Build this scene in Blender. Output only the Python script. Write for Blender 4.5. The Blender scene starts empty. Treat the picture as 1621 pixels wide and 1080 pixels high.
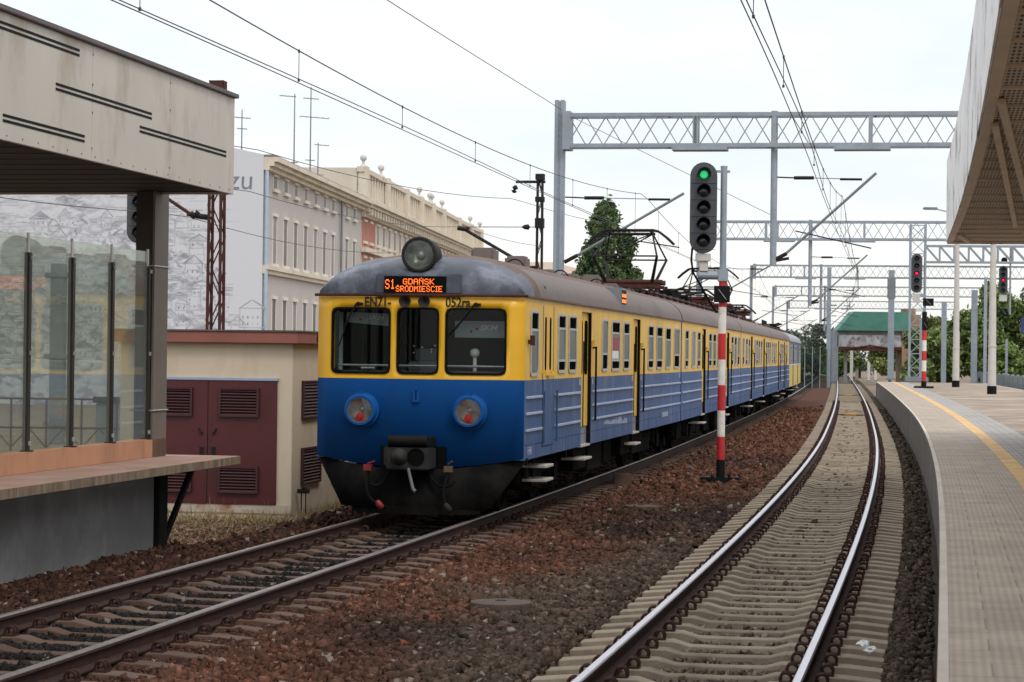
import bpy, bmesh, math, random
import numpy as np
from mathutils import Vector, Matrix
random.seed(7); rng = np.random.default_rng(7)
C = bpy.context.scene.collection
S = bpy.context.scene
R = math.radians

# ------------------------------------------------------------------ camera
cam_d = bpy.data.cameras.new("camera"); cam = bpy.data.objects.new("camera", cam_d); C.objects.link(cam)
EYE = 2.28; FPX = 3634.0; ROLL = 0.0122; PITCH = math.atan(20.5/FPX)
cam_d.sensor_fit = 'HORIZONTAL'; cam_d.sensor_width = 22.3; cam_d.lens = 22.3*FPX/1621.0
cam_d.clip_start = 0.1; cam_d.clip_end = 6000
_cr, _sr, _cp, _sp = math.cos(ROLL), math.sin(ROLL), math.cos(PITCH), math.sin(PITCH)
_right = Vector((_cr, -_sr*_sp, _sr*_cp)); _fwd = Vector((0, _cp, _sp)); _up = _right.cross(_fwd)
m = Matrix((_right, _up, -_fwd)).transposed().to_4x4(); m.translation = (0, 0, EYE)
cam.matrix_world = m
cam_d.dof.use_dof = True; cam_d.dof.focus_distance = 34.0; cam_d.dof.aperture_fstop = 6.3
S.camera = cam

# ------------------------------------------------------------------ sky, sun, exposure
SUN_EL, SUN_AZ = R(52), R(150)          # azimuth from +Y towards +X
W = bpy.data.worlds.new("World"); S.world = W; W.use_nodes = True
nt = W.node_tree; nt.nodes.clear(); N = nt.nodes.new; L = nt.links.new
out = N('ShaderNodeOutputWorld'); add = N('ShaderNodeAddShader')
sky = N('ShaderNodeTexSky'); sky.sky_type = 'NISHITA'; sky.sun_disc = False
sky.sun_elevation = SUN_EL; sky.sun_rotation = SUN_AZ; sky.air_density = 1.0; sky.dust_density = 2.0
bg1 = N('ShaderNodeBackground'); bg1.inputs[1].default_value = 0.05; L(sky.outputs[0], bg1.inputs[0])
tc = N('ShaderNodeTexCoord'); mp = N('ShaderNodeMapping'); mp.inputs['Scale'].default_value = (1, 1, 3.2)
mp.inputs['Location'].default_value = (0.35, 0.1, 0.2)
L(tc.outputs['Generated'], mp.inputs[0])
nz = N('ShaderNodeTexNoise'); nz.inputs['Scale'].default_value = 3.4; nz.inputs['Detail'].default_value = 7; nz.inputs['Roughness'].default_value = .55
L(mp.outputs[0], nz.inputs['Vector'])
rp = N('ShaderNodeValToRGB'); e = rp.color_ramp.elements
e[0].position = .40; e[0].color = (.79, .825, .87, 1); e[1].position = .62; e[1].color = (1, .985, .955, 1)
L(nz.outputs[0], rp.inputs[0])
# overcast sky is brighter towards the zenith
sx = N('ShaderNodeSeparateXYZ'); L(tc.outputs['Generated'], sx.inputs[0])
mr = N('ShaderNodeMapRange'); mr.inputs['From Min'].default_value = .12; mr.inputs['From Max'].default_value = .8
mr.inputs['To Min'].default_value = .90; mr.inputs['To Max'].default_value = 1.55; L(sx.outputs['Z'], mr.inputs['Value'])
bg2 = N('ShaderNodeBackground'); L(rp.outputs[0], bg2.inputs[0]); L(mr.outputs[0], bg2.inputs[1])
L(bg1.outputs[0], add.inputs[0]); L(bg2.outputs[0], add.inputs[1]); L(add.outputs[0], out.inputs[0])
sd = bpy.data.lights.new("sun", 'SUN'); sd.energy = 1.1; sd.angle = R(14); sd.color = (1, .96, .9)
sun = bpy.data.objects.new("sun", sd); C.objects.link(sun)
sv = Vector((math.sin(SUN_AZ)*math.cos(SUN_EL), math.cos(SUN_AZ)*math.cos(SUN_EL), math.sin(SUN_EL)))
sun.rotation_euler = sv.to_track_quat('Z', 'Y').to_euler(); sun.location = sv*60
S.view_settings.view_transform = 'Standard'; S.view_settings.look = 'None'
S.view_settings.exposure = 0.0; S.view_settings.gamma = 1

# ------------------------------------------------------------------ materials
def lin(r, g, b):
    f = lambda c: c/12.92 if c <= .04045 else ((c+.055)/1.055)**2.4
    return (f(r/255), f(g/255), f(b/255))
def M(name, col, rough=.6, metal=0, var=.2, vs=3., dirt=None, ds=1.5, dt=(.5, .7), bump=0, bs=40, stretch=(1, 1, 1),
      emit=0, spec=.5, rnd=0, attr=None, coat=0):
    mt = bpy.data.materials.new(name); mt.use_nodes = True
    t = mt.node_tree; n = t.nodes; b = n['Principled BSDF']; N = n.new; L = t.links.new
    b.inputs['Roughness'].default_value = rough; b.inputs['Metallic'].default_value = metal
    b.inputs['Specular IOR Level'].default_value = spec; b.inputs['Coat Weight'].default_value = coat
    tc = N('ShaderNodeTexCoord'); mp = N('ShaderNodeMapping'); mp.inputs['Scale'].default_value = stretch
    L(tc.outputs['Object'], mp.inputs[0])
    if rnd:
        oi = N('ShaderNodeObjectInfo'); L(oi.outputs['Random'], mp.inputs['Location'])
    src = None
    if attr:
        a = N('ShaderNodeAttribute'); a.attribute_name = attr; src = a.outputs['Color']
    else:
        c = N('ShaderNodeRGB'); c.outputs[0].default_value = (*col, 1); src = c.outputs[0]
    if dirt:
        nd = N('ShaderNodeTexNoise'); nd.inputs['Scale'].default_value = ds; nd.inputs['Detail'].default_value = 8; nd.inputs['Roughness'].default_value = .65
        L(mp.outputs[0], nd.inputs['Vector'])
        r = N('ShaderNodeMapRange'); r.inputs['From Min'].default_value = dt[0]; r.inputs['From Max'].default_value = dt[1]
        L(nd.outputs[0], r.inputs['Value'])
        mx = N('ShaderNodeMix'); mx.data_type = 'RGBA'; L(r.outputs[0], mx.inputs['Factor']); L(src, mx.inputs[6]); mx.inputs[7].default_value = (*dirt, 1)
        src = mx.outputs[2]
    if var:
        nv = N('ShaderNodeTexNoise'); nv.inputs['Scale'].default_value = vs; nv.inputs['Detail'].default_value = 6
        L(mp.outputs[0], nv.inputs['Vector'])
        r = N('ShaderNodeMapRange'); r.inputs['From Min'].default_value = .25; r.inputs['From Max'].default_value = .75
        r.inputs['To Min'].default_value = 1-var; r.inputs['To Max'].default_value = 1+var; L(nv.outputs[0], r.inputs['Value'])
        v = r.outputs[0]
        if rnd:
            r2 = N('ShaderNodeMapRange'); r2.inputs['To Min'].default_value = 1-rnd; r2.inputs['To Max'].default_value = 1+rnd
            L(oi.outputs['Random'], r2.inputs['Value']); mm = N('ShaderNodeMath'); mm.operation = 'MULTIPLY'
            L(v, mm.inputs[0]); L(r2.outputs[0], mm.inputs[1]); v = mm.outputs[0]
        vm = N('ShaderNodeVectorMath'); vm.operation = 'SCALE'; L(src, vm.inputs[0]); L(v, vm.inputs['Scale']); src = vm.outputs[0]
    L(src, b.inputs['Base Color'])
    if emit:
        b.inputs['Emission Color'].default_value = (*col, 1); b.inputs['Emission Strength'].default_value = emit
    if bump:
        nb = N('ShaderNodeTexNoise'); nb.inputs['Scale'].default_value = bs; nb.inputs['Detail'].default_value = 5
        L(mp.outputs[0], nb.inputs['Vector'])
        bp = N('ShaderNodeBump'); bp.inputs['Strength'].default_value = bump; bp.inputs['Distance'].default_value = .02
        L(nb.outputs[0], bp.inputs['Height']); L(bp.outputs[0], b.inputs['Normal'])
    return mt
def glass_mat(name, tint, refl=1.0, rough=0.02, haze=0):
    mt = bpy.data.materials.new(name); mt.use_nodes = True; t = mt.node_tree; n = t.nodes; n.clear(); N = n.new; L = t.links.new
    o = N('ShaderNodeOutputMaterial'); mx = N('ShaderNodeMixShader'); tr = N('ShaderNodeBsdfTransparent'); gl = N('ShaderNodeBsdfGlossy')
    tr.inputs[0].default_value = (*tint, 1); gl.inputs['Roughness'].default_value = rough; gl.inputs[0].default_value = (.95, .97, 1, 1)
    fr = N('ShaderNodeFresnel'); fr.inputs[0].default_value = 1.5
    mu = N('ShaderNodeMath'); mu.operation = 'MULTIPLY'; mu.inputs[1].default_value = refl; mu.use_clamp = True
    base = tr.outputs[0]
    if haze:
        df = N('ShaderNodeBsdfDiffuse'); df.inputs[0].default_value = (.62, .64, .58, 1); m2 = N('ShaderNodeMixShader'); m2.inputs[0].default_value = haze; L(tr.outputs[0], m2.inputs[1]); L(df.outputs[0], m2.inputs[2]); base = m2.outputs[0]
    L(fr.outputs[0], mu.inputs[0]); L(mu.outputs[0], mx.inputs[0]); L(base, mx.inputs[1]); L(gl.outputs[0], mx.inputs[2]); L(mx.outputs[0], o.inputs[0])
    return mt

m_yellow = M('yellow_paint', (.80, .43, .012), .42, var=.06, vs=2, dirt=(.42, .25, .04), ds=2.5, dt=(.66, .95), coat=.2)
m_yellow2 = M('faded_yellow_paint', (.74, .43, .03), .5, var=.1, vs=2, dirt=(.45, .30, .09), ds=2.2, dt=(.5, .85), stretch=(1, 1, .25))
m_blue = M('blue_paint', (.006, .074, .265), .5, var=.08, vs=2, dirt=(.014, .05, .15), ds=2.2, dt=(.5, .9), spec=.14, stretch=(1, 1, .5))
m_blue2 = M('faded_blue_paint', (.034, .080, .20), .55, var=.2, vs=2.5, dirt=(.15, .17, .225), ds=2.0, dt=(.50, .78), stretch=(1, 1, .35), spec=.25)
m_batten = M('pale_blue_trim', (.30, .36, .50), .45, var=.15)
m_cap = M('worn_slate_paint', (.062, .070, .090), .45, var=.3, vs=4, dirt=(.155, .165, .20), ds=2.6, dt=(.50, .68), spec=.35, bump=.25, bs=10)
m_roof = M('rusty_grey_roof_paint', (.135, .096, .083), .8, spec=.2, var=.25, vs=3, dirt=(.165, .095, .07), ds=1.4, dt=(.42, .62), bump=.2, bs=20)
m_roofside = M('dirty_grey_roof_edge', (.155, .125, .112), .75, var=.2, vs=3, dirt=(.10, .085, .075), ds=3, dt=(.5, .8), stretch=(1, 1, .3))
m_black = M('black_paint', (.010, .010, .010), .6, spec=.08, var=.3, vs=4, dirt=(.022, .018, .015), ds=3, dt=(.5, .8))
m_rubber = M('black_rubber', (.006, .006, .006), .7, spec=.06, var=.1)
m_under = M('grimy_underframe', (.009, .008, .007), .95, spec=.04, var=.4, vs=6, bump=.3, bs=30)
m_alu = M('dull_aluminium', (.42, .43, .44), .4, .5, var=.15, vs=8)
m_step = M('worn_wooden_step', (.40, .37, .32), .7, var=.25, vs=10)
m_pane = M('dark_interior_pane', (.006, .007, .007), .3, var=.3, vs=1.2, spec=.0)  # unlit interior painted as near-black panes, open vents included
m_panep = M('grey_green_window_pane', (.095, .11, .095), .3, var=.35, vs=2.0, spec=.08)
m_curtain = M('grey_blind', (.15, .16, .165), .5, var=.15)
m_glass = glass_mat('cab_glass', (.74, .80, .78), .4)
m_lens = glass_mat('lamp_glass', (.9, .92, .9), .8)
m_refl = M('lamp_reflector', (.42, .42, .40), .25, .35, spec=.9, var=.3, vs=12)
m_red = M('red_lamp', (.75, .012, .03), .3, var=0, emit=.16)
m_redsig = M('red_signal_light', (1, .012, .06), .3, var=0, emit=1.2)
m_green = M('green_signal_light', (.03, .62, .20), .3, var=0, emit=.7)
m_led = M('orange_led', (1, .17, .02), .5, var=0, emit=1.5)
m_dark = M('display_black', (.005, .005, .005), .5, var=0, spec=.05)
m_ink = M('black_lettering', (.012, .012, .012), .6, var=0)
m_white = M('white_lettering', (.7, .7, .7), .6, var=0)
m_dusty = M('faded_stencil', (.34, .36, .44), .7, var=.3, vs=20)
m_grey = M('galvanised_steel', (.27, .31, .35), .5, .15, var=.18, vs=4, dirt=(.20, .21, .23), ds=2, dt=(.5, .8))
m_greyd = M('grey_post_paint', (.17, .19, .205), .55, var=.15, vs=2)
m_concpost = M('pale_post', (.52, .50, .46), .7, var=.1, vs=3)
m_ironb = M('dark_iron', (.022, .019, .019), .7, spec=.15, var=.3)
m_rustm = M('rust_red_iron', (.072, .028, .022), .85, spec=.15, var=.3, vs=6)
m_insul = M('brown_insulator', (.10, .03, .025), .3, var=.2)
m_wire = M('copper_wire_dark', (.045, .04, .038), .5, var=.1)
m_sred = M('signal_red_paint', (.50, .022, .025), .5, var=.15, vs=6)
m_swhite = M('signal_white_paint', (.72, .69, .64), .55, var=.12, vs=6, dirt=(.4, .36, .3), ds=5, dt=(.55, .8))
m_shead = M('signal_case_grey', (.06, .065, .072), .7, var=.15, vs=5)
m_sblk = M('signal_black', (.009, .010, .011), .6, spec=.12, var=.1)
m_slens = M('dark_signal_lens', (.012, .014, .014), .1, var=0)
m_railtop = M('polished_rail_steel', (.64, .61, .64), .36, .95, var=.06, vs=3)
m_railtop2 = M('dull_rail_steel', (.26, .22, .20), .45, .8, var=.2, vs=8)
m_railside = M('rusty_rail_steel', (.042, .023, .018), .85, spec=.15, var=.3, vs=10)
m_clip = M('rusty_clip', (.045, .022, .017), .8, spec=.15, var=.3, vs=20)
m_sleeper = M('pale_concrete_sleeper', (.285, .232, .172), .9, spec=.15, var=.2, vs=6, dirt=(.10, .072, .052), ds=3, dt=(.5, .78), rnd=.14, bump=.25, bs=40)
m_sleeper2 = M('stained_concrete_sleeper', (.120, .086, .066), .9, spec=.15, var=.25, vs=6, dirt=(.085, .042, .028), ds=3, dt=(.4, .7), rnd=.16, bump=.25, bs=40)
m_stone = M('ballast_stone', (.1, .1, .1), .95, var=.3, vs=30, attr='Col', bump=.3, bs=60, spec=.12)
m_bed = M('ballast_bed', (.1, .1, .1), .95, var=.5, vs=14, attr='Col', bump=1.0, bs=18, spec=.1)
# ------------------------------------------------------------------ helpers
def frame(d):
    d = Vector(d).normalized(); a = Vector((0, 0, 1)) if abs(d.z) < .95 else Vector((1, 0, 0))
    u = d.cross(a).normalized(); return u, u.cross(d), d
class MB:
    def __init__(s): s.v = []; s.f = []; s.m = []
    def add(s, vs, fs, m=0):
        o = len(s.v); s.v += [tuple(v) for v in vs]
        for f in fs: s.f.append([i+o for i in f]); s.m.append(m)
        return s
    def box(s, x0, x1, y0, y1, z0, z1, m=0):
        x0, x1 = min(x0, x1), max(x0, x1); y0, y1 = min(y0, y1), max(y0, y1); z0, z1 = min(z0, z1), max(z0, z1)
        return s.add([(x0,y0,z0),(x1,y0,z0),(x1,y1,z0),(x0,y1,z0),(x0,y0,z1),(x1,y0,z1),(x1,y1,z1),(x0,y1,z1)],
            [(0,3,2,1),(4,5,6,7),(0,1,5,4),(1,2,6,5),(2,3,7,6),(3,0,4,7)], m)
    def bar(s, p, q, w, h=None, m=0):
        h = h or w; p, q = Vector(p), Vector(q); u, v, d = frame(q-p); u *= w/2; v *= h/2
        r = [p-u-v, p+u-v, p+u+v, p-u+v]; t = [x+(q-p) for x in r]
        return s.add(r+t, [(3,2,1,0),(4,5,6,7),(0,1,5,4),(1,2,6,5),(2,3,7,6),(3,0,4,7)], m)
    def tube(s, p, q, r, r2=None, n=8, m=0, cap=True):
        r2 = r if r2 is None else r2; p, q = Vector(p), Vector(q); u, v, d = frame(q-p); vs = []
        for (c, rr) in ((p, r), (q, r2)):
            for i in range(n):
                a = 2*math.pi*i/n; vs.append(c+u*rr*math.cos(a)+v*rr*math.sin(a))
        fs = [(i, n+i, n+(i+1) % n, (i+1) % n)[::-1] for i in range(n)]
        if cap: fs += [tuple(range(n-1, -1, -1))[::-1], tuple(range(n, 2*n))[::-1]]
        return s.add(vs, fs, m)
    def path(s, pts, r, n=6, m=0):
        pts = [Vector(p) for p in pts]; vs = []; k = len(pts)
        for j, c in enumerate(pts):
            d = pts[min(j+1, k-1)]-pts[max(j-1, 0)]; u, v, _ = frame(d)
            for i in range(n):
                a = 2*math.pi*i/n; vs.append(c+u*r*math.cos(a)+v*r*math.sin(a))
        fs = [(j*n+i, j*n+(i+1) % n, (j+1)*n+(i+1) % n, (j+1)*n+i) for j in range(k-1) for i in range(n)]
        fs += [tuple(range(n-1, -1, -1)), tuple(range((k-1)*n, k*n))]
        return s.add(vs, fs, m)
    def lathe(s, o, ax, prof, n=20, m=0, caps=(1, 1), ms=None):
        u, v, d = frame(ax); o = Vector(o); vs = []
        for (r, h) in prof:
            for i in range(n):
                a = 2*math.pi*i/n; vs.append(o+d*h+u*r*math.cos(a)+v*r*math.sin(a))
        k = len(prof)
        fs = [(j*n+i, (j+1)*n+i, (j+1)*n+(i+1) % n, j*n+(i+1) % n) for j in range(k-1) for i in range(n)]
        if caps[0]: fs.append(tuple(range(n)))
        if caps[1]: fs.append(tuple(range((k-1)*n, k*n))[::-1])
        s.add(vs, fs, m)
        if ms:
            for i, mm in enumerate(ms):
                for q in range(n): s.m[len(s.m)-len(fs)+i*n+q] = mm
            if caps[1]: s.m[-1] = ms[-1]
        return s
    def torus(s, o, ax, R_, r, n=14, k=6, m=0, a0=0, a1=2*math.pi):
        u, v, d = frame(ax); o = Vector(o)
        pts = [o+u*R_*math.cos(a0+(a1-a0)*i/n)+v*R_*math.sin(a0+(a1-a0)*i/n) for i in range(n+1)]
        return s.path(pts, r, k, m)
    def prism(s, poly, fn0, fn1, m=0):   # poly of 2-D points; fn0/fn1 map (a,b) to 3-D: two faces
        n = len(poly); vs = [fn0(*p) for p in poly]+[fn1(*p) for p in poly]
        fs = [tuple(range(n)), tuple(range(2*n-1, n-1, -1))]+[(i, n+i, n+(i+1) % n, (i+1) % n) for i in range(n)]
        return s.add(vs, fs, m)
    def ring(s, outer, inner, fn0, fn1, m=0):
        n = len(outer); vs = [fn0(*p) for p in outer]+[fn0(*p) for p in inner]+[fn1(*p) for p in outer]+[fn1(*p) for p in inner]
        fs = []
        for i in range(n):
            j = (i+1) % n
            fs += [(i, j, n+j, n+i), (2*n+j, 2*n+i, 3*n+i, 3*n+j), (j, i, 2*n+i, 2*n+j), (n+i, n+j, 3*n+j, 3*n+i)]
        return s.add(vs, fs, m)
    def warp(s, fn): s.v = [fn(*p) for p in s.v]; return s
    def build(s, name, mats, parent=None, loc=None, smooth=0, bevel=0, seg=2, weld=0):
        me = bpy.data.meshes.new(name); me.from_pydata(s.v, [], s.f)
        if not isinstance(mats, (list, tuple)): mats = [mats]
        for x in mats: me.materials.append(x)
        if len(mats) > 1: me.polygons.foreach_set('material_index', s.m)
        bm = bmesh.new(); bm.from_mesh(me)
        if weld: bmesh.ops.remove_doubles(bm, verts=bm.verts, dist=weld)
        bmesh.ops.recalc_face_normals(bm, faces=bm.faces)
        if bevel:
            bm.edges.ensure_lookup_table()
            es = [ed for ed in bm.edges if len(ed.link_faces) == 2 and ed.calc_face_angle(0) > .6]
            bmesh.ops.bevel(bm, geom=es, offset=bevel, segments=seg, affect='EDGES', clamp_overlap=True)
        bm.to_mesh(me); bm.free()
        if smooth:
            me.polygons.foreach_set('use_smooth', [True]*len(me.polygons)); me.set_sharp_from_angle(angle=R(smooth))
        o = bpy.data.objects.new(name, me); C.objects.link(o)
        if parent: o.parent = parent
        if loc: o.location = loc
        return o
def tag(o, label=None, cat=None, group=None, kind=None):
    if label: o['label'] = label
    if cat: o['category'] = cat
    if group: o['group'] = group
    if kind: o['kind'] = kind
    return o
def thing(name, label, cat, loc=(0, 0, 0), rz=0, group=None):
    o = bpy.data.objects.new(name, None); C.objects.link(o); o.location = loc; o.rotation_euler = (0, 0, rz)
    o.empty_display_size = .3
    return tag(o, label, cat, group)
def copy_tree(o, parent=None):
    c = o.copy(); C.objects.link(c); c.parent = parent
    for ch in list(o.children): copy_tree(ch, c)
    return c
def rrect(x0, x1, z0, z1, r, n=4):
    p = []
    for (cx, cz, a) in ((x1-r, z0+r, -90), (x1-r, z1-r, 0), (x0+r, z1-r, 90), (x0+r, z0+r, 180)):
        for i in range(n+1):
            t = R(a+90*i/n); p.append((cx+r*math.cos(t), cz+r*math.sin(t)))
    return p
def text(s, size, mt, name, parent, loc, rot=(R(90), 0, 0), bold=0, sx=1, align='CENTER', shear=0):
    cu = bpy.data.curves.new(name, 'FONT'); cu.body = s; cu.size = size; cu.extrude = .002; cu.offset = bold
    cu.align_x = align; cu.align_y = 'CENTER'; cu.shear = shear; cu.resolution_u = 3
    t = bpy.data.objects.new('tmp_text', cu); C.objects.link(t)
    me = bpy.data.meshes.new_from_object(t.evaluated_get(bpy.context.evaluated_depsgraph_get()))
    bpy.data.objects.remove(t); bpy.data.curves.remove(cu); me.name = name; me.materials.clear(); me.materials.append(mt)
    o = bpy.data.objects.new(name, me); C.objects.link(o); o.parent = parent; o.location = loc; o.rotation_euler = rot; o.scale = (sx, 1, 1)
    return o
# ------------------------------------------------------------------ track alignment: slope dX/dY against Y
def mkpath(tab, y0, x0):
    ys = np.arange(0, 420, .1)
    sl = np.interp(ys, [a for a, b in tab], [b for a, b in tab]); X = np.concatenate([[0], np.cumsum((sl[1:]+sl[:-1])/2*.1)])
    X += x0-np.interp(y0, ys, X)
    return (lambda y: float(np.interp(y, ys, X))), (lambda y: float(np.interp(y, ys, sl)))
RT, RTs = mkpath([(10,.19),(20,.186),(35,.174),(50,.163),(70,.151),(100,.147),(120,.145),(170,.142),(400,.138)], 16.2, 1.27)
LT, LTs = mkpath([(16,.2),(25,.19),(32,.185),(45,.178),(60,.166),(80,.16),(110,.156),(140,.15),(170,.146),(400,.138)], 31.9, -1.22)
def off(P, Ps, y, d):                # point d metres to the right of the path at row y
    s = Ps(y); k = math.hypot(1, s); return P(y)+d/k, y-d*s/k
def walk(P, Ps, y0, step, n):        # n stations spaced by arc length
    y = y0; o = []
    for _ in range(n):
        o.append((P(y), y, math.atan(Ps(y)))); y += step/math.hypot(1, Ps(y))
    return o
PE = 1.735                           # platform edge offset from the centre of its track
PZ = 0.76
def vnoise(x, y, sc, seed=0):
    x = np.asarray(x)*sc; y = np.asarray(y)*sc; xi = np.floor(x).astype(int); yi = np.floor(y).astype(int); fx = x-xi; fy = y-yi
    def h(a, b): 
        n = np.sin(a*127.1+b*311.7+seed*74.7)*43758.5453; return n-np.floor(n)
    fx = fx*fx*(3-2*fx); fy = fy*fy*(3-2*fy)
    return (h(xi,yi)*(1-fx)+h(xi+1,yi)*fx)*(1-fy)+(h(xi,yi+1)*(1-fx)+h(xi+1,yi+1)*fx)*fy
# ------------------------------------------------------------------ ground, ballast, tracks
m_ground = M('dry_gravel_ground', (.15, .105, .07), .95, var=.35, vs=.8, dirt=(.20, .16, .09), ds=.5, dt=(.45, .65), bump=.5, bs=12)
g = MB(); g.add([(-1500,-200,-.42),(1500,-200,-.42),(1500,3000,-.42),(-1500,3000,-.42)], [(0,1,2,3)])
tag(g.build('ground', m_ground), kind='structure')

def sst(x, a, b):
    t = np.clip((x-a)/(b-a), 0, 1); return t*t*(3-2*t)
def bed_height(X, Y, dl, dr):
    a = np.minimum(np.abs(dl), np.abs(dr))
    h = -.31+.11*sst(a, 1.22, 1.42)
    h = np.where(np.abs(dl) < 1.32, -.208-.014*(np.abs(dl) < .55), h)
    h = h-.05*sst(dl, 1.6, 2.4)*sst(-dr, 1.6, 2.4)-.09*sst(dr, 1.42, 1.7)+.02*sst(-dl, 1.6, 2.4)
    return h+.05*(vnoise(X, Y, .9, 1)-.5)*sst(a, 1.25, 1.6)+.03*(vnoise(X, Y, 5, 2)-.5)
RUST = np.array([.100, .046, .029]); RUSTD = np.array([.060, .029, .020]); GREY = np.array([.074, .051, .037]); DARK = np.array([.021, .018, .017]); SAND = np.array([.19, .155, .115]); BROWN = np.array([.088, .066, .048])
def bed_colour(X, Y, dl, dr):
    n = vnoise(X, Y, .55, 5)*.6+vnoise(X, Y, 1.7, 6)*.4
    edge = 2.55+np.clip((Y-22)*.07, 0, 1.5)+(n-.5)*2.2           # rust reaches this far right of the train's track
    t = sst(dl, edge-.7, edge+.7)[:, None]
    c = RUST*(1-t)+GREY*t
    k = (sst(n, .52, .75)*.6)[:, None]; c = c*(1-k)+(RUSTD*(1-t)+BROWN*.8*t)*k
    far = sst(Y, 45, 70)[:, None]*(dr < -1.3)[:, None]; c = c*(1-far)+RUST*far*1.0
    il = (np.abs(dl) < 1.28)[:, None]; ins = (np.abs(dl) < .8)[:, None]
    c = np.where(il, RUSTD, c); c = np.where(ins, DARK, c)
    c = np.where((dl < -1.28)[:, None], RUSTD*.8, c)
    ir = (np.abs(dr) < 1.28)[:, None]; c = np.where(ir, SAND*.55+BROWN*.35, c)
    c = np.where((dr > 1.28)[:, None], BROWN*.72, c)
    for (ox, oy, orad) in ((5.5, 54.5, 1.3), (2.9, 36.0, 1.5), (1.6, 33.0, .8), (-.9, 20.5, .7)):   # oil stains
        q = np.exp(-(((X-ox)/orad)**2+((Y-oy)/(orad*2.2))**2))[:, None]*.72; c = c*(1-q)+DARK*q
    return c
ys = np.concatenate([np.arange(9, 32, .14), np.arange(32, 60, .4), np.arange(60, 175, 1.5), np.arange(175, 330, 6)])
NL = 90
lt = np.array([LT(y) for y in ys]); rt = np.array([RT(y) for y in ys])
w = np.linspace(0, 1, NL)[None, :]
x0 = (lt-np.interp(ys, [28, 29.5], [2.9, 2.15]))[:, None]; x1 = (rt+PE+.06)[:, None]
XX = x0+(x1-x0)*w; YY = np.repeat(ys[:, None], NL, 1)
dl = (XX-lt[:, None])*.984; dr = (XX-rt[:, None])*.985
ZZ = bed_height(XX, YY, dl, dr)
ZZ = np.where(w < .012, -.5, ZZ)
nv = len(ys)*NL
me = bpy.data.meshes.new('ballast'); idx = np.arange(nv).reshape(len(ys), NL)
fc = np.stack([idx[:-1, :-1], idx[:-1, 1:], idx[1:, 1:], idx[1:, :-1]], -1).reshape(-1, 4)
me.from_pydata(np.stack([XX, YY, ZZ], -1).reshape(-1, 3).tolist(), [], fc.tolist())
col = bed_colour(XX.ravel(), YY.ravel(), dl.ravel(), dr.ravel())*.8
at = me.attributes.new('Col', 'FLOAT_COLOR', 'POINT'); at.data.foreach_set('color', np.concatenate([col, np.ones((nv, 1))], 1).astype(np.float32).ravel())
me.materials.append(m_bed); me.polygons.foreach_set('use_smooth', [True]*len(me.polygons))
o = bpy.data.objects.new('ballast', me); C.objects.link(o); tag(o, kind='structure')

# loose stones of the ballast: one uncountable mass
px, py, ps = [], [], []
for (ya, yb, dens, sa, sb) in ((14.5, 20, 560, .020, .044), (20, 28, 460, .022, .046), (28, 42, 230, .028, .052), (42, 75, 75, .038, .066), (75, 115, 26, .05, .09)):
    dens *= 1.25; sa *= .9; sb *= .92
    n = int(dens*(yb-ya)*12); Y = rng.uniform(ya, yb, n); wl = np.interp(Y, ys, lt)-2.9; wr = np.interp(Y, ys, rt)+PE-.04
    X = rng.uniform(-5.4*yb/20 if yb < 70 else -1, 9.0*yb/40+2, n)
    k = (X > wl) & (X < wr) & (np.abs(X/Y) < .30)
    px.append(X[k]); py.append(Y[k]); ps.append(rng.uniform(sa, sb, k.sum()))
X = np.concatenate(px); Y = np.concatenate(py); s = np.concatenate(ps)
dl = (X-np.interp(Y, ys, lt))*.984; dr = (X-np.interp(Y, ys, rt))*.985
crib = (np.abs(dl) < 1.3) | (np.abs(dr) < 1.3)
keep = ~crib | (rng.random(len(X)) < np.where(np.abs(dr) < .45, .42, np.where(np.abs(dr) < 1.3, .16, .95)))
keep &= (dl > -1.95-.25*vnoise(X, Y, .8, 9)) | (Y < 28.9)
keep &= ~((Y > 28.2) & (Y < 29) & (dl < -2.9))
X, Y, s, dl, dr, crib = X[keep], Y[keep], s[keep], dl[keep], dr[keep], crib[keep]
s = np.where(crib, s*.78, s)*rng.lognormal(0, .2, len(s))
def arc_of(P, Ps, y0):
    yg = np.arange(8, 180, .05); sg = np.concatenate([[0], np.cumsum(.05*np.hypot(1, np.array([Ps(v) for v in yg[:-1]])))]); return lambda y: np.interp(y, yg, sg)-np.interp(y0, yg, sg)
for P_, Ps_, y0_, w_ in ((LT, LTs, 13.5, 0), (RT, RTs, 13.2, 1)):      # no stones lie on top of a sleeper
    dd = dr if w_ else dl; sl_ = np.array([Ps_(v) for v in (20, 60)]).mean(); u_ = np.mod(arc_of(P_, Ps_, y0_)(Y+dd*sl_*.98), .6); u_ = np.minimum(u_, .6-u_)
    bad = (np.abs(dd) < 1.33) & (u_ < .10+s*.5); X, Y, s, dl, dr, crib = (v[~bad] for v in (X, Y, s, dl, dr, crib))
h = bed_height(X, Y, dl, dr)+s*.25+np.where(np.abs(dr) < .48, .065, 0)-np.where(np.abs(dl) < 1.3, s*.15, 0)
cube = np.array([(-1,-1,-1),(1,-1,-1),(1,1,-1),(-1,1,-1),(-1,-1,1),(1,-1,1),(1,1,1),(-1,1,1)], float)*.62
n = len(X); V = cube[None]+rng.normal(0, .26, (n, 8, 3)); V *= s[:, None, None]*rng.uniform(.6, 1.25, (n, 1, 3))
a = rng.uniform(0, 6.283, n); b = rng.uniform(-.6, .6, n)
ca, sa_, cb, sb_ = np.cos(a)[:, None], np.sin(a)[:, None], np.cos(b)[:, None], np.sin(b)[:, None]
y2 = V[..., 1]*cb-V[..., 2]*sb_; z2 = V[..., 1]*sb_+V[..., 2]*cb; x2 = V[..., 0]
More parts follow.
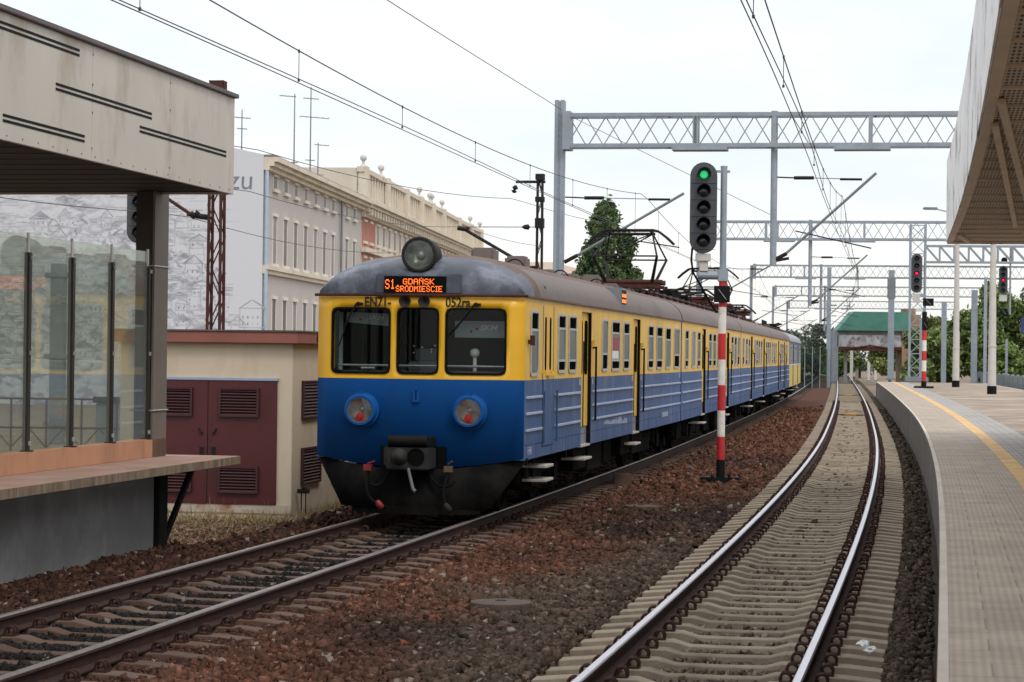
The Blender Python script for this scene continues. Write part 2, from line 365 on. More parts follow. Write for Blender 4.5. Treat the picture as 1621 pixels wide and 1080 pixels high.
V = np.stack([x2*ca-y2*sa_+X[:, None], x2*sa_+y2*ca+Y[:, None], z2+h[:, None]], -1).reshape(-1, 3)
Fq = np.array([(0,3,2,1),(4,5,6,7),(0,1,5,4),(1,2,6,5),(2,3,7,6),(3,0,4,7)])
F = (Fq[None]+(np.arange(n)*8)[:, None, None]).reshape(-1, 4)
me = bpy.data.meshes.new('ballast_stones'); me.vertices.add(n*8); me.vertices.foreach_set('co', V.astype(np.float32).ravel())
me.loops.add(len(F)*4); me.loops.foreach_set('vertex_index', F.astype(np.int32).ravel())
me.polygons.add(len(F)); me.polygons.foreach_set('loop_start', np.arange(0, len(F)*4, 4, dtype=np.int32)); me.polygons.foreach_set('loop_total', np.full(len(F), 4, dtype=np.int32))
me.update(); me.validate()
col = bed_colour(X, Y, dl, dr)*rng.lognormal(0, .33, n)[:, None]
lightst = (rng.random(n) < .016); col[lightst] = col[lightst]*.5+np.array([.17, .15, .13])
hot = (rng.random(n) < .012) & (dl < 3) & (dl > 1.2); col[hot] = np.array([.17, .06, .032])
col = np.clip(np.repeat(col, 8, 0), 0, .6)
at = me.attributes.new('Col', 'FLOAT_COLOR', 'POINT'); at.data.foreach_set('color', np.concatenate([col, np.ones((n*8, 1))], 1).astype(np.float32).ravel())
me.materials.append(m_stone); o = bpy.data.objects.new('ballast_stones', me); C.objects.link(o)
tag(o, 'loose rusty brown and dark grey ballast stones between and beside the tracks', 'gravel', kind='stuff')

# fine gravel on the low ground in front of the switch house
n = 5200; X = rng.uniform(-7.2, -2.4, n); Y = rng.uniform(29.2, 36.6, n); k = (X-np.interp(Y, ys, lt)) < -2.0; X, Y = X[k], Y[k]; n = len(X)
s = rng.uniform(.018, .042, n); V = cube[None]+rng.normal(0, .26, (n, 8, 3)); V *= s[:, None, None]; a = rng.uniform(0, 6.283, n); ca, sa_ = np.cos(a)[:, None], np.sin(a)[:, None]
V = np.stack([V[..., 0]*ca-V[..., 1]*sa_+X[:, None], V[..., 0]*sa_+V[..., 1]*ca+Y[:, None], V[..., 2]-.415], -1).reshape(-1, 3)
F = (Fq[None]+(np.arange(n)*8)[:, None, None]).reshape(-1, 4); me = bpy.data.meshes.new('gravel'); me.from_pydata(V.tolist(), [], F.tolist())
col = np.clip(np.repeat(np.array([.125, .078, .052])*rng.lognormal(0, .3, n)[:, None], 8, 0), 0, .6)
at = me.attributes.new('Col', 'FLOAT_COLOR', 'POINT'); at.data.foreach_set('color', np.concatenate([col, np.ones((n*8, 1))], 1).astype(np.float32).ravel())
me.materials.append(m_stone); o = bpy.data.objects.new('gravel', me); C.objects.link(o); tag(o, 'fine brown gravel on the low ground in front of the cream switch house', 'gravel', kind='stuff')

# rails
RP = [(-.036,-.012),(-.026,0),(.026,0),(.036,-.012),(.036,-.034),(.010,-.050),(.009,-.122),(.07,-.144),(.07,-.158),(-.07,-.158),(-.07,-.144),(-.009,-.122),(-.010,-.050),(-.036,-.034)]
def rail(P, Ps, d, ya, yb, mt, label):
    b = MB(); st = np.concatenate([np.arange(ya, min(yb, 60), .8), np.arange(60, yb, 2.5)]); k = len(RP); vs = []; flip = 1
    for y in st:
        for (x, z) in RP:
            q = off(P, Ps, y, d+x); vs.append((q[0], q[1], z))
    fs = []; ms = []
    for j in range(len(st)-1):
        for i in range(k):
            fs.append((j*k+i, j*k+(i+1) % k, (j+1)*k+(i+1) % k, (j+1)*k+i)); ms.append(0 if i in (0, 1, 2) else 1)
    b.v = vs; b.f = fs; b.m = ms
    tag(b.build('rail', [mt, m_railside], smooth=40), label, 'rail', 'running rails')
rail(RT, RTs, -.755, 9, 330, m_railtop, 'polished steel rail of the beige-sleepered track, nearer the striped signal')
rail(RT, RTs, .755, 9, 330, m_railtop, 'polished steel rail closest to the paved platform with the yellow line')
rail(LT, LTs, -.755, 9, 330, m_railtop2, 'dull rail under the train, on the side of the glass windscreen')
rail(LT, LTs, .755, 9, 330, m_railtop2, 'dull rail under the train, on the side of the rusty ballast strip')

# sleepers, each with its spring clips
def sleeper_mesh(mt):
    b = MB(); xs = [-1.3, -1.02, -.5, -.36, 0, .36, .5, 1.02, 1.3]; zt = [-.195, -.168, -.163, -.2, -.205, -.2, -.163, -.168, -.195]; vs = []
    for x, z in zip(xs, zt):
        t = .105 if abs(x) > .45 else .085
        vs += [(x, -.128, -.36), (x, -t, z), (x, t, z), (x, .128, -.36)]
    fs = [(j*4+i, j*4+(i+1) % 4, j*4+4+(i+1) % 4, j*4+4+i) for j in range(len(xs)-1) for i in range(4)]
    fs += [(0, 1, 2, 3), (32, 33, 34, 35)]
    b.add(vs, fs); return b.build('sleeper_tmp', mt, bevel=.007, seg=1)
def clip_mesh():
    b = MB()
    for dy in (-.035, .035): b.torus((0, dy, -.125), (0, 1, .15), .043, .012, 10, 5, 0, -.5, 3.9)
    b.bar((-.05, 0, -.165), (.05, 0, -.165), .11, .03)
    return b.build('clip_tmp', m_clip, smooth=50)
ct = clip_mesh(); clip_me = ct.data; clip_me.name = 'rail_clip'; bpy.data.objects.remove(ct)
def lay(P, Ps, y0, n, mt, label, group, clip_y):
    t = sleeper_mesh(mt); me = t.data; me.name = 'concrete_sleeper'; bpy.data.objects.remove(t)
    for i, (x, y, a) in enumerate(walk(P, Ps, y0, .6, n)):
        o = bpy.data.objects.new('concrete_sleeper', me); C.objects.link(o)
        o.location = (x+random.uniform(-.012, .012), y+random.uniform(-.015, .015), random.uniform(-.008, .004)); o.rotation_euler = (0, 0, -a+random.uniform(-.006, .006))
        tag(o, label, 'sleeper', group)
        if y < clip_y:
            for sx in (-.755, .755):
                for d in (-.135, .135):
                    c = bpy.data.objects.new('rail_clip', clip_me); C.objects.link(c); c.parent = o; c.location = (sx+d, 0, 0); c.rotation_euler = (0, 0, 0 if d > 0 else math.pi)
lay(RT, RTs, 13.2, 195, m_sleeper, 'pale beige concrete sleeper under the polished rails beside the paved platform', 'sleepers of the track beside the platform', 128)
lay(LT, LTs, 13.5, 84, m_sleeper2, 'rust stained concrete sleeper under the track the train stands on', 'sleepers of the track under the train', 38)
b = MB()
for (x, y, a) in walk(RT, RTs, 13.2+195*.594, .6, 150):
    ca, sa_ = math.cos(a), math.sin(a); p = Vector((x, y, -.2)); d = Vector((ca, -sa_, 0)); b.bar(p-d*1.3, p+d*1.3, .2, .07)
tag(b.build('distant_sleepers', m_sleeper), 'far run of pale sleepers beyond the end of the platform', 'sleepers', kind='stuff')
b = MB()
for (x, y, a) in walk(LT, LTs, 63.6, .6, 150):
    ca, sa_ = math.cos(a), math.sin(a); p = Vector((x, y, -.2)); d = Vector((ca, -sa_, 0)); b.bar(p-d*1.3, p+d*1.3, .2, .07)
tag(b.build('distant_sleepers', m_sleeper2), 'far run of stained sleepers beneath the rear carriages', 'sleepers', kind='stuff')

# ------------------------------------------------------------------ right-hand platform
def tile_mat(name, c1, c2, rib, tile, gap=.010):
    mt = bpy.data.materials.new(name); mt.use_nodes = True; t = mt.node_tree; N = t.nodes.new; L = t.links.new; b = t.nodes['Principled BSDF']; b.inputs['Roughness'].default_value = .8
    uv = N('ShaderNodeUVMap'); uv.uv_map = 'UV'
    br = N('ShaderNodeTexBrick'); br.offset = .5; br.inputs['Color1'].default_value = (*c1, 1); br.inputs['Color2'].default_value = (*c2, 1)
    br.inputs['Mortar'].default_value = (c1[0]*.62, c1[1]*.60, c1[2]*.58, 1); br.inputs['Scale'].default_value = 1; br.inputs['Mortar Size'].default_value = gap
    br.inputs['Brick Width'].default_value = tile; br.inputs['Row Height'].default_value = tile; L(uv.outputs[0], br.inputs['Vector'])
    nz = N('ShaderNodeTexNoise'); nz.inputs['Scale'].default_value = 1.6; nz.inputs['Detail'].default_value = 9; nz.inputs['Roughness'].default_value = .7; L(uv.outputs[0], nz.inputs['Vector'])
    r = N('ShaderNodeMapRange'); r.inputs['From Min'].default_value = .3; r.inputs['From Max'].default_value = .7; r.inputs['To Min'].default_value = .74; r.inputs['To Max'].default_value = 1.2; L(nz.outputs[0], r.inputs['Value'])
    # ribs cast across the tiles
    wv = N('ShaderNodeTexWave'); wv.wave_type = 'BANDS'; wv.bands_direction = 'Y'; wv.inputs['Scale'].default_value = rib; L(uv.outputs[0], wv.inputs['Vector'])
    wx = N('ShaderNodeTexWave'); wx.wave_type = 'BANDS'; wx.bands_direction = 'X'; wx.inputs['Scale'].default_value = rib*.8; L(uv.outputs[0], wx.inputs['Vector'])
    ad = N('ShaderNodeMath'); ad.operation = 'MULTIPLY'; L(wv.outputs['Fac'], ad.inputs[0]); L(wx.outputs['Fac'], ad.inputs[1])
    r2 = N('ShaderNodeMapRange'); r2.inputs['To Min'].default_value = .78; r2.inputs['To Max'].default_value = 1.12; L(ad.outputs[0], r2.inputs['Value'])
    mu = N('ShaderNodeMath'); mu.operation = 'MULTIPLY'; L(r.outputs[0], mu.inputs[0]); L(r2.outputs[0], mu.inputs[1])
    vm = N('ShaderNodeVectorMath'); vm.operation = 'SCALE'; L(br.outputs['Color'], vm.inputs[0]); L(mu.outputs[0], vm.inputs['Scale']); L(vm.outputs[0], b.inputs['Base Color'])
    bp = N('ShaderNodeBump'); bp.inputs['Strength'].default_value = .35; bp.inputs['Distance'].default_value = .004; L(ad.outputs[0], bp.inputs['Height']); L(bp.outputs[0], b.inputs['Normal'])
    return mt
def strip(name, a, bnd, ya, yb, z, mt, n=1, step=.8, wall=None, skirt=0):
    st = np.concatenate([np.arange(ya, min(60, yb), step), np.arange(60, yb, 3), [yb]]); V = []; UV = []; s = 0; last = None
    for y in st:
        p0 = off(RT, RTs, y, 0)
        if last: s += math.hypot(p0[0]-last[0], p0[1]-last[1])
        last = p0
        for i in range(n+1):
            d = a+(bnd-a)*i/n; q = off(RT, RTs, y, d); V.append((q[0], q[1], z)); UV.append((d, s))
    fs = [(j*(n+1)+i, j*(n+1)+i+1, (j+1)*(n+1)+i+1, (j+1)*(n+1)+i) for j in range(len(st)-1) for i in range(n)]
    me = bpy.data.meshes.new(name); me.from_pydata(V, [], fs); uv = me.uv_layers.new(name='UV')
    for lp in me.loops: uv.data[lp.index].uv = UV[lp.vertex_index]
    me.materials.append(mt); o = bpy.data.objects.new(name, me); C.objects.link(o); return o
m_tile = tile_mat('ribbed_concrete_tile', (.435, .355, .27), (.385, .315, .245), 8.0, .5, .006)
m_tact = tile_mat('tactile_tile', (.40, .37, .335), (.35, .32, .29), 5.0, .35, .02)
m_asph = M('old_brown_asphalt', (.25, .19, .14), .9, var=.25, vs=.7, dirt=(.33, .27, .21), ds=.35, dt=(.45, .65), bump=.3, bs=30)
m_yline = M('worn_yellow_line', (.62, .38, .13), .7, var=.2, vs=3, dirt=(.40, .27, .15), ds=1.2, dt=(.45, .75))
m_pwall = M('grimy_platform_edge_concrete', (.175, .155, .138), .85, var=.3, vs=2, dirt=(.10, .085, .07), ds=1.5, dt=(.42, .62), stretch=(1, 1, .4))
tag(strip('platform', PE, PE+1.0, 5, 150, PZ, m_tile, 2), kind='structure')
tag(strip('platform_edge_strip', PE, PE+.055, 5, 150, PZ+.003, M('pale_edge_concrete', (.50, .44, .37), .8, var=.15, vs=2)), kind='structure')
tag(strip('platform_line', PE+1.0, PE+1.24, 5, 150, PZ+.002, m_yline), kind='structure')
tag(strip('platform_tactile_paving', PE+1.24, PE+1.95, 5, 150, PZ, m_tact), kind='structure')
tag(strip('platform_asphalt', PE+1.95, PE+6.6, 5, 150, PZ-.004, m_asph, 3), kind='structure')
tag(strip('platform_kerb_strip', PE+6.6, PE+7.0, 5, 150, PZ, m_tile), kind='structure')
b = MB(); st = np.concatenate([np.arange(5, 60, .8), np.arange(60, 151, 3)]); prof = [(0, -.001), (-.004, -.03), (-.004, -.11), (.03, -.11), (.03, -1.25)]
for y in st:
    for (d, z) in prof:
        q = off(RT, RTs, y, PE+d); b.v.append((q[0], q[1], PZ+z))
b.f = [(j*5+i, j*5+i+1, j*5+6+i, j*5+5+i) for j in range(len(st)-1) for i in range(4)]; b.m = [0]*len(b.f)
q0 = off(RT, RTs, 150, PE); q1 = off(RT, RTs, 150, PE+7)
b.add([(q0[0], q0[1], -.5), (q1[0], q1[1], -.5), (q1[0], q1[1], PZ), (q0[0], q0[1], PZ)], [(0, 1, 2, 3)])
tag(b.build('platform_edge_wall', m_pwall), kind='structure')

# ------------------------------------------------------------------ left-hand platform (old one, rusty edge), frame: x right, y along track
LO = Vector((-3.54, 30.1, 0)); LR = -math.atan(.181)
m_slab = M('rust_stained_slab', (.29, .165, .12), .85, var=.2, vs=1.5, dirt=(.30, .22, .165), ds=1.2, dt=(.45, .62), bump=.2, bs=25)
m_slabedge = M('mossy_slab_edge', (.19, .135, .085), .9, var=.45, vs=3.5, dirt=(.085, .062, .042), ds=4, dt=(.45, .65), stretch=(1, 1.5, .3))
m_wallc = M('mottled_grey_concrete', (.135, .130, .126), .9, var=.2, vs=.9, dirt=(.20, .195, .19), ds=.8, dt=(.47, .62), bump=.5, bs=10)  # dark grey concrete with random lighter blotches
m_ocher = M('rusty_orange_sill_paint', (.44, .22, .12), .75, var=.15, vs=2, dirt=(.30, .13, .07), ds=2.5, dt=(.5, .75), stretch=(1, 1, .3))
pf = bpy.data.objects.new('platform', None); C.objects.link(pf); pf.location = LO; pf.rotation_euler = (0, 0, LR); tag(pf, kind='structure')
b = MB(); b.box(-7, -.004, -24, -.004, .815, .9, 0); b.build('paving', m_slab, pf)
b = MB(); b.box(-.004, .0, -24, 0, .80, .897); b.box(-7, -.004, -.004, 0, .80, .897); b.build('slab_edge', m_slabedge, pf)
b = MB(); b.box(-7, -.5, -24, -1.95, -.6, .81); b.build('retaining_wall', m_wallc, pf, bevel=.02)
b = MB(); b.box(-.62, -.44, -1.93, -1.62, -.6, .81); b.build('end_post', m_black, pf)
b = MB(); b.bar((-.55, -1.6, -.25), (-.35, -.9, .81), .06); b.build('brace', m_black, pf)
# ------------------------------------------------------------------ left canopy, its column and the glass windscreen
m_fascia = M('beige_fascia_panel', (.50, .45, .385), .55, var=.07, vs=1.2, dirt=(.36, .29, .215), ds=1.3, dt=(.50, .68), stretch=(1, 1, .45))
m_coping = M('brown_roof_edge', (.10, .075, .07), .6, var=.2)
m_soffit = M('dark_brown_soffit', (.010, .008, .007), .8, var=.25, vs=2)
m_bronze = M('bronze_post', (.035, .028, .024), .45, .3, var=.2, vs=5)
m_beige = M('beige_column_paint', (.15, .125, .10), .6, var=.12, vs=2)
m_glassp = glass_mat('windscreen_glass', (.80, .83, .76), .45, .012, .10)
def local(root, a, b, z): return (a, b, z)
can = thing('platform_canopy', 'beige panelled canopy with slotted fascia over the rusty old platform', 'canopy', (-3.60, 29.5, 0), LR)
CZ0, CZ1 = 4.285, 5.52
pw = 2.55; k = 0; y = 0
while y > -24:
    b = MB(); b.box(-.04, 0, y-pw+.006, y-.006, CZ0, CZ1); b.build('fascia_panel', m_fascia, can, bevel=.004, seg=1); y -= pw
b = MB()
for k in range(1, 9):
    for z in (4.42, 4.80, 5.1, 5.42): b.lathe((.0, -pw*k, z), (1, 0, 0), [(.014, 0), (.010, .006)], 8)
for i in range(60): b.lathe((0, -.2-i*.4, CZ0+.05), (1, 0, 0), [(.011, 0), (.008, .005)], 8)
b.build('rivets', m_coping, can)
b = MB(); b.box(-.10, .05, -24, .03, CZ1, CZ1+.055); b.box(-5.4, -.1, -.05, .03, CZ1, CZ1+.055); b.build('roof_edge', m_coping, can, bevel=.008)
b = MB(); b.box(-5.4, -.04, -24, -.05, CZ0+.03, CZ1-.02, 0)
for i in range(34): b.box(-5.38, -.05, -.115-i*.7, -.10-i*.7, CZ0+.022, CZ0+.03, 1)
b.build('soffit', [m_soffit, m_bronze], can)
b = MB(); b.box(-5.4, -.04, -.05, 0, CZ0, CZ1-.001); b.build('end_panel', m_fascia, can)
for (ya, yb, z) in ((-8.1, -5.5, 5.41), (-6.15, -3.2, 4.985), (-7.5, -5.32, 4.525), (-3.6, -.35, 4.80)):
    b = MB()
    for dz in (0, -.052): b.box(-.002, .004, ya, yb, z+dz-.014, z+dz+.014)
    b.build('ventilation_slot', m_dark, can)
col = thing('canopy_column', 'dark steel canopy column with a beige edge at the end of the glass windscreen', 'column', LO, LR)
b = MB(); b.box(-1.17, -.93, -.86, -.38, .9, 4.31, 0); b.build('shaft', m_bronze, col, bevel=.006)
b = MB(); b.box(-.93, -.90, -.90, -.36, .9, 4.31, 0); b.build('cover_plate', m_beige, col, bevel=.004)
for z in (3.35, 1.5):
    b = MB(); b.path([(-1.18, -.93, z), (-.89, -.93, z), (-.89, -.34, z), (-1.18, -.34, z), (-1.18, -.92, z)], .009, 5); b.build('strap', m_alu, col)
sc = thing('platform_windscreen', 'glass windscreen in dark posts on an orange sill, reflecting the train', 'windscreen', LO, LR)
b = MB(); b.box(-1.06, -.90, -24, -.37, .898, 1.136); b.build('sill', m_ocher, sc, bevel=.006)
pb = [-.98-1.32*i for i in range(9)]
for i, y in enumerate(pb):
    ps_ = MB(); ps_.box(-.99, -.93, y-.045, y+.045, 1.136, 3.34)
    p = ps_.build('post', m_bronze, sc, bevel=.006)
    f = MB(); f.box(-.975, -.955, y-.022, y+.022, 3.34, 3.56); f.build('tip', m_swhite, p)
    for z in (1.2, 2.2, 3.25): f = MB(); f.box(-.93, -.905, y-.018, y+.018, z, z+.05); f.build('clamp', m_alu, p, bevel=.004)
    f = MB(); f.box(-1.0, -.905, y-.09, y+.09, 1.132, 1.15); f.build('foot_plate', m_bronze, p)
    if i < 8:
        f = MB(); f.box(-.965, -.951, y-1.32+.05, y-.05, 1.15, 3.53); f.build('glass_pane', m_glassp, sc)
f = MB(); f.box(-.965, -.951, pb[0]+.05, pb[0]+.2, 1.15, 3.53); f.build('glass_pane', m_glassp, sc)

# things on the low ground behind the glass
b = MB(); rl = thing('railing', 'rusty low railing on the ground behind the glass windscreen', 'railing', (-11.5, 60, -.42))
for z in (.62, 1.38): b.bar((-3.4, 0, z), (4, 0, z), .05)
b.build('rail', m_rustm, rl)
for i in range(9):
    b = MB(); x = -3.4+i*.92; b.bar((x, 0, 0), (x, 0, 1.38), .05); b.build('post', m_rustm, rl)
    if i < 8:
        b = MB(); b.bar((x, 0, .1), (x+.46, 0, .62), .03); b.bar((x+.46, 0, .62), (x+.92, 0, .1), .03); b.build('brace', m_rustm, rl)
po = thing('bracket_post', 'dark steel post with bolted collars standing behind the glass windscreen', 'post', (-12.85, 65, -.42))
b = MB(); b.box(-.2, .2, -.2, .2, 0, 5.1); b.build('shaft', m_greyd, po, bevel=.02)
b = MB()
for z in (.5, 2.4, 4.7): b.box(-.36, .36, -.24, .24, z, z+.14)
b.build('collar', m_greyd, po, bevel=.02)
ca = thing('equipment_cabinet', 'grey steel cabinet with a sloping lid behind the glass windscreen', 'cabinet', (-10.7, 62, -.42))
b = MB(); b.box(-.45, .45, -.35, .35, 0, 1.25); b.build('housing', m_greyd, ca, bevel=.02)
b = MB(); b.prism([(-.42, 1.25), (.42, 1.25), (.42, 1.33), (-.42, 1.42)], lambda a, z: (-.52, a, z), lambda a, z: (.52, a, z)); b.build('lid', m_ironb, ca)

# ------------------------------------------------------------------ cream switch house with red doors
m_cream = M('cream_render', (.58, .49, .37), .85, var=.08, vs=1.2, dirt=(.42, .34, .25), ds=1.3, dt=(.5, .8), stretch=(1, 1, .4), bump=.1, bs=40)
m_redroof = M('red_roof_edge', (.24, .085, .06), .65, var=.15, vs=2)
m_reddoor = M('oxblood_door_paint', (.085, .014, .016), .45, var=.15, vs=2, dirt=(.055, .012, .012), ds=2, dt=(.5, .66), stretch=(1, 1, .4))
m_louvre = M('louvre_dark_red', (.05, .012, .013), .6, var=.15)
m_plinth = M('rust_streaked_plinth', (.48, .42, .33), .85, var=.12, vs=3, dirt=(.30, .13, .06), ds=2.5, dt=(.5, .65))
sh = thing('switch_house', 'small cream switch house with oxblood louvred doors and red roof edge', 'building', (-3.52, 36.95, -.42), -math.atan(.17))
HT = 2.82
b = MB(); b.box(-2.9, 0, 0, 5.5, 0, HT); b.build('wall', m_cream, sh, bevel=.01)
b = MB(); b.box(-3.05, .13, -.15, 5.65, HT, HT+.19, 0); rf = b.build('roof', m_redroof, sh, bevel=.012)
b = MB(); b.box(-3.07, .15, -.17, 5.67, HT+.19, HT+.215); b.build('roof_sheet', m_coping, rf)
b = MB(); b.box(-2.86, -.0, -.02, 0, .08, .22); b.build('plinth', m_plinth, sh)
def louvres(x0, x1, z0, z1, parent, side=False):
    b = MB(); n = int((z1-z0)/.052)
    mp_ = (lambda x, y, z: (x, y, z)) if not side else (lambda x, y, z: (-y, x, z))
    b2 = MB(); b2.box(x0, x1, -.012, 0, z0, z1, 1)
    for i in range(n):
        z = z0+.03+i*(z1-z0-.04)/n; b2.add([(x0+.03, -.012, z+.030), (x1-.03, -.012, z+.030), (x1-.03, -.042, z), (x0+.03, -.042, z)], [(0, 1, 2, 3)], 0)
    b2.box(x0, x0+.035, -.045, -.005, z0, z1, 0); b2.box(x1-.035, x1, -.045, -.005, z0, z1, 0); b2.box(x0+.035, x1-.035, -.045, -.005, z1-.03, z1, 0); b2.box(x0+.035, x1-.035, -.05, -.005, z0, z0+.03, 0)
    b2.warp(mp_); b.v, b.f, b.m = b2.v, b2.f, b2.m
    return b.build('louvre', [m_louvre, m_dark], parent)
b = MB(); b.box(-2.57, -.23, -.05, 0, 2.22, 2.26); b.build('lintel', m_batten, sh)
for (xa, xb, sgn) in ((-2.55, -1.405, 1), (-1.395, -.25, -1)):
    b = MB(); b.box(xa, xb, -.035, 0, .22, 2.22); d = b.build('door', m_reddoor, sh, bevel=.004)
    c = (xa+xb)/2
    for (z0, z1) in ((.40, .83), (1.63, 2.10)):
        l = louvres(c-.37+.02*sgn, c+.30+.02*sgn, z0, z1, d); l.location = (0, -.037, 0)
    h = MB(); hx = -1.4-.10*sgn; h.box(hx-.03, hx+.03, -.05, -.035, .98, 1.14); h.build('lock_plate', m_ironb, d)
    h = MB(); h.tube((hx, -.055, 1.36), (hx+.05*-sgn, -.055, 1.44), .012); h.box(hx-.02, hx+.02, -.06, -.035, 1.34, 1.38); h.build('handle', m_ironb, d)
for z0, z1 in ((.52, 1.12), (1.60, 2.22)):
    l = louvres(.55, 1.75, z0, z1, sh, True); l.location = (.003, 0, 0)
    l = louvres(2.6, 3.8, z0, z1, sh, True); l.location = (.003, 0, 0)
st_ = thing('ground_socket', 'thin black socket stake standing in dry grass by the cream wall', 'stake', (-3.35, 37.2, -.42))
b = MB(); b.bar((-.03, 0, 0), (-.03, 0, .42), .018); b.bar((.04, 0, 0), (.04, 0, .40), .018); b.build('stem', m_ironb, st_)
b = MB(); b.box(-.10, .10, -.04, .04, .40, .47); b.box(-.03, .05, -.04, .04, .47, .50); b.build('socket', m_ironb, st_, bevel=.006)

# dry grass around it
m_straw = M('dry_grass', (.30, .225, .115), .9, var=.3, vs=3, dirt=(.10, .11, .035), ds=1.2, dt=(.52, .64))
n = 22000; gx = rng.uniform(-7.5, -1.8, n); gy = rng.uniform(30.8, 40.0, n)
dlg = (gx-np.interp(gy, ys, lt)); kk = (dlg < -2.0) & (rng.random(n) < np.interp(gy, [31, 34, 35.2, 36.2], [.02, .08, .3, 1])) & ~((gx < -3.45+(gy-37)*.17) & (gy > 37.0)); gx, gy = gx[kk], gy[kk]; n = len(gx)
hh = rng.uniform(.04, .16, n)*np.where(gy > 36.6, 1.3, .7)*np.where(rng.random(n) < .03, 2.2, 1); an = rng.uniform(0, 6.28, n); wd = rng.uniform(.006, .014, n); lx = rng.normal(0, .05, n); ly = rng.normal(0, .05, n)
dx, dy = np.cos(an)*wd, np.sin(an)*wd; z0 = np.full(n, -.42)
Vg = np.stack([np.stack([gx-dx, gy-dy, z0], -1), np.stack([gx+dx, gy+dy, z0], -1), np.stack([gx+lx, gy+ly, z0+hh], -1)], 1).reshape(-1, 3)
me = bpy.data.meshes.new('dry_grass'); me.from_pydata(Vg.tolist(), [], np.arange(3*n).reshape(-1, 3).tolist()); me.materials.append(m_straw)
o = bpy.data.objects.new('dry_grass', me); C.objects.link(o); tag(o, 'dry straw coloured grass and weeds in front of the cream switch house', 'grass', kind='stuff')

# ------------------------------------------------------------------ grey apartment block with the mural, and the ornate block beyond
m_mural = bpy.data.materials.new('painted_mural_wall'); m_mural.use_nodes = True
t = m_mural.node_tree; N = t.nodes.new; L = t.links.new; bs_ = t.nodes['Principled BSDF']; bs_.inputs['Roughness'].default_value = .85
tc = N('ShaderNodeTexCoord')
def nse(sc_, det, stretch, dist=0):
    mp = N('ShaderNodeMapping'); mp.inputs['Scale'].default_value = stretch; L(tc.outputs['Object'], mp.inputs[0])
    n_ = N('ShaderNodeTexNoise'); n_.inputs['Scale'].default_value = sc_; n_.inputs['Detail'].default_value = det; n_.inputs['Distortion'].default_value = dist; L(mp.outputs[0], n_.inputs['Vector']); return n_.outputs[0]
def mrng(s, a, b, c=0, d=1):
    r = N('ShaderNodeMapRange'); r.inputs['From Min'].default_value = a; r.inputs['From Max'].default_value = b; r.inputs['To Min'].default_value = c; r.inputs['To Max'].default_value = d; L(s, r.inputs['Value']); return r.outputs[0]
def mth(op, a, b):
    x = N('ShaderNodeMath'); x.operation = op
    for i, v in enumerate((a, b)):
        if isinstance(v, (int, float)): x.inputs[i].default_value = v
        else: L(v, x.inputs[i])
    return x.outputs[0]
sep = N('ShaderNodeSeparateXYZ'); L(tc.outputs['Object'], sep.inputs[0])
sk = mrng(nse(1.9, 12, (1, 1, 1.3), .7), .50, .64)                 # sketchy brush clouds
ln = mrng(nse(1.1, 12, (.8, 1, 2.2), 1.1), .55, .61)                # horizontal drawn strokes
big = mrng(nse(.22, 3, (1, 1, 1)), .40, .56)                       # where the drawing is dense
edge = mrng(mth('ADD', sep.outputs['X'], mth('MULTIPLY', nse(.5, 5, (1, 1, 1)), 5.0)), -.6, .8, 1, 0)  # ragged right margin
top = mrng(mth('ADD', sep.outputs['Z'], mth('MULTIPLY', sep.outputs['X'], .42)), 6.0, 7.2, 1, 0)
amt = mth('MULTIPLY', mth('MULTIPLY', mth('MAXIMUM', sk, ln), mth('ADD', mth('MULTIPLY', big, .7), .3)), mth('MULTIPLY', edge, top))
mx = N('ShaderNodeMix'); mx.data_type = 'RGBA'; mx.inputs[6].default_value = (.56, .57, .60, 1); mx.inputs[7].default_value = (.17, .18, .215, 1); L(mth('MULTIPLY', amt, .72), mx.inputs[0]); L(mx.outputs[2], bs_.inputs['Base Color'])
m_gfac = M('grey_render', (.46, .42, .385), .85, var=.06, vs=.5, dirt=(.39, .35, .32), ds=.5, dt=(.5, .8), stretch=(1, 1, .4))
m_trim = M('cream_stone_trim', (.62, .55, .44), .8, var=.1, vs=.8, dirt=(.45, .38, .29), ds=.7, dt=(.5, .8))
m_ccream = M('cream_stucco', (.60, .525, .42), .85, var=.1, vs=.5, dirt=(.50, .42, .32), ds=.4, dt=(.45, .75))
m_pink = M('brick_red_stucco', (.42, .17, .12), .85, var=.12, vs=1)
m_winf = M('pale_window_surround', (.66, .61, .53), .75, var=.08)
m_wing = M('brown_grey_window_pane', (.115, .10, .095), .4, spec=.2, var=.3, vs=.7)  # dark brown-grey pane, tone varies slightly at random
m_wing2 = M('curtained_window_pane', (.24, .22, .205), .5, spec=.2, var=.2, vs=1)
m_bluepipe = M('pale_blue_downpipe', (.36, .43, .55), .5, var=.1)
m_slate = M('grey_roofing', (.16, .16, .17), .7, var=.2)
BR = -math.atan(.088); B0 = (-12.0, 110, -.42)
ap = thing('apartment_block', 'long grey rendered block with tall windows and a drawn mural on its end wall', 'building', B0, BR)
H1 = 12.0; LEN = 30.6
b = MB(); b.box(-19, -.02, .02, LEN, 0, H1-.6); b.build('wall', m_gfac, ap)
b = MB(); b.prism([(-19, 0), (-.004, 0), (-.004, H1+.12), (-9, H1+2.0), (-19, H1+.5)], lambda x, z: (x, -.05, z), lambda x, z: (x, .02, z)); mu_ = b.build('mural_wall', m_mural, ap)
rs = random.Random(12)                                             # drawn townscape: rows of houses, roofs, trees and water in grey brush lines
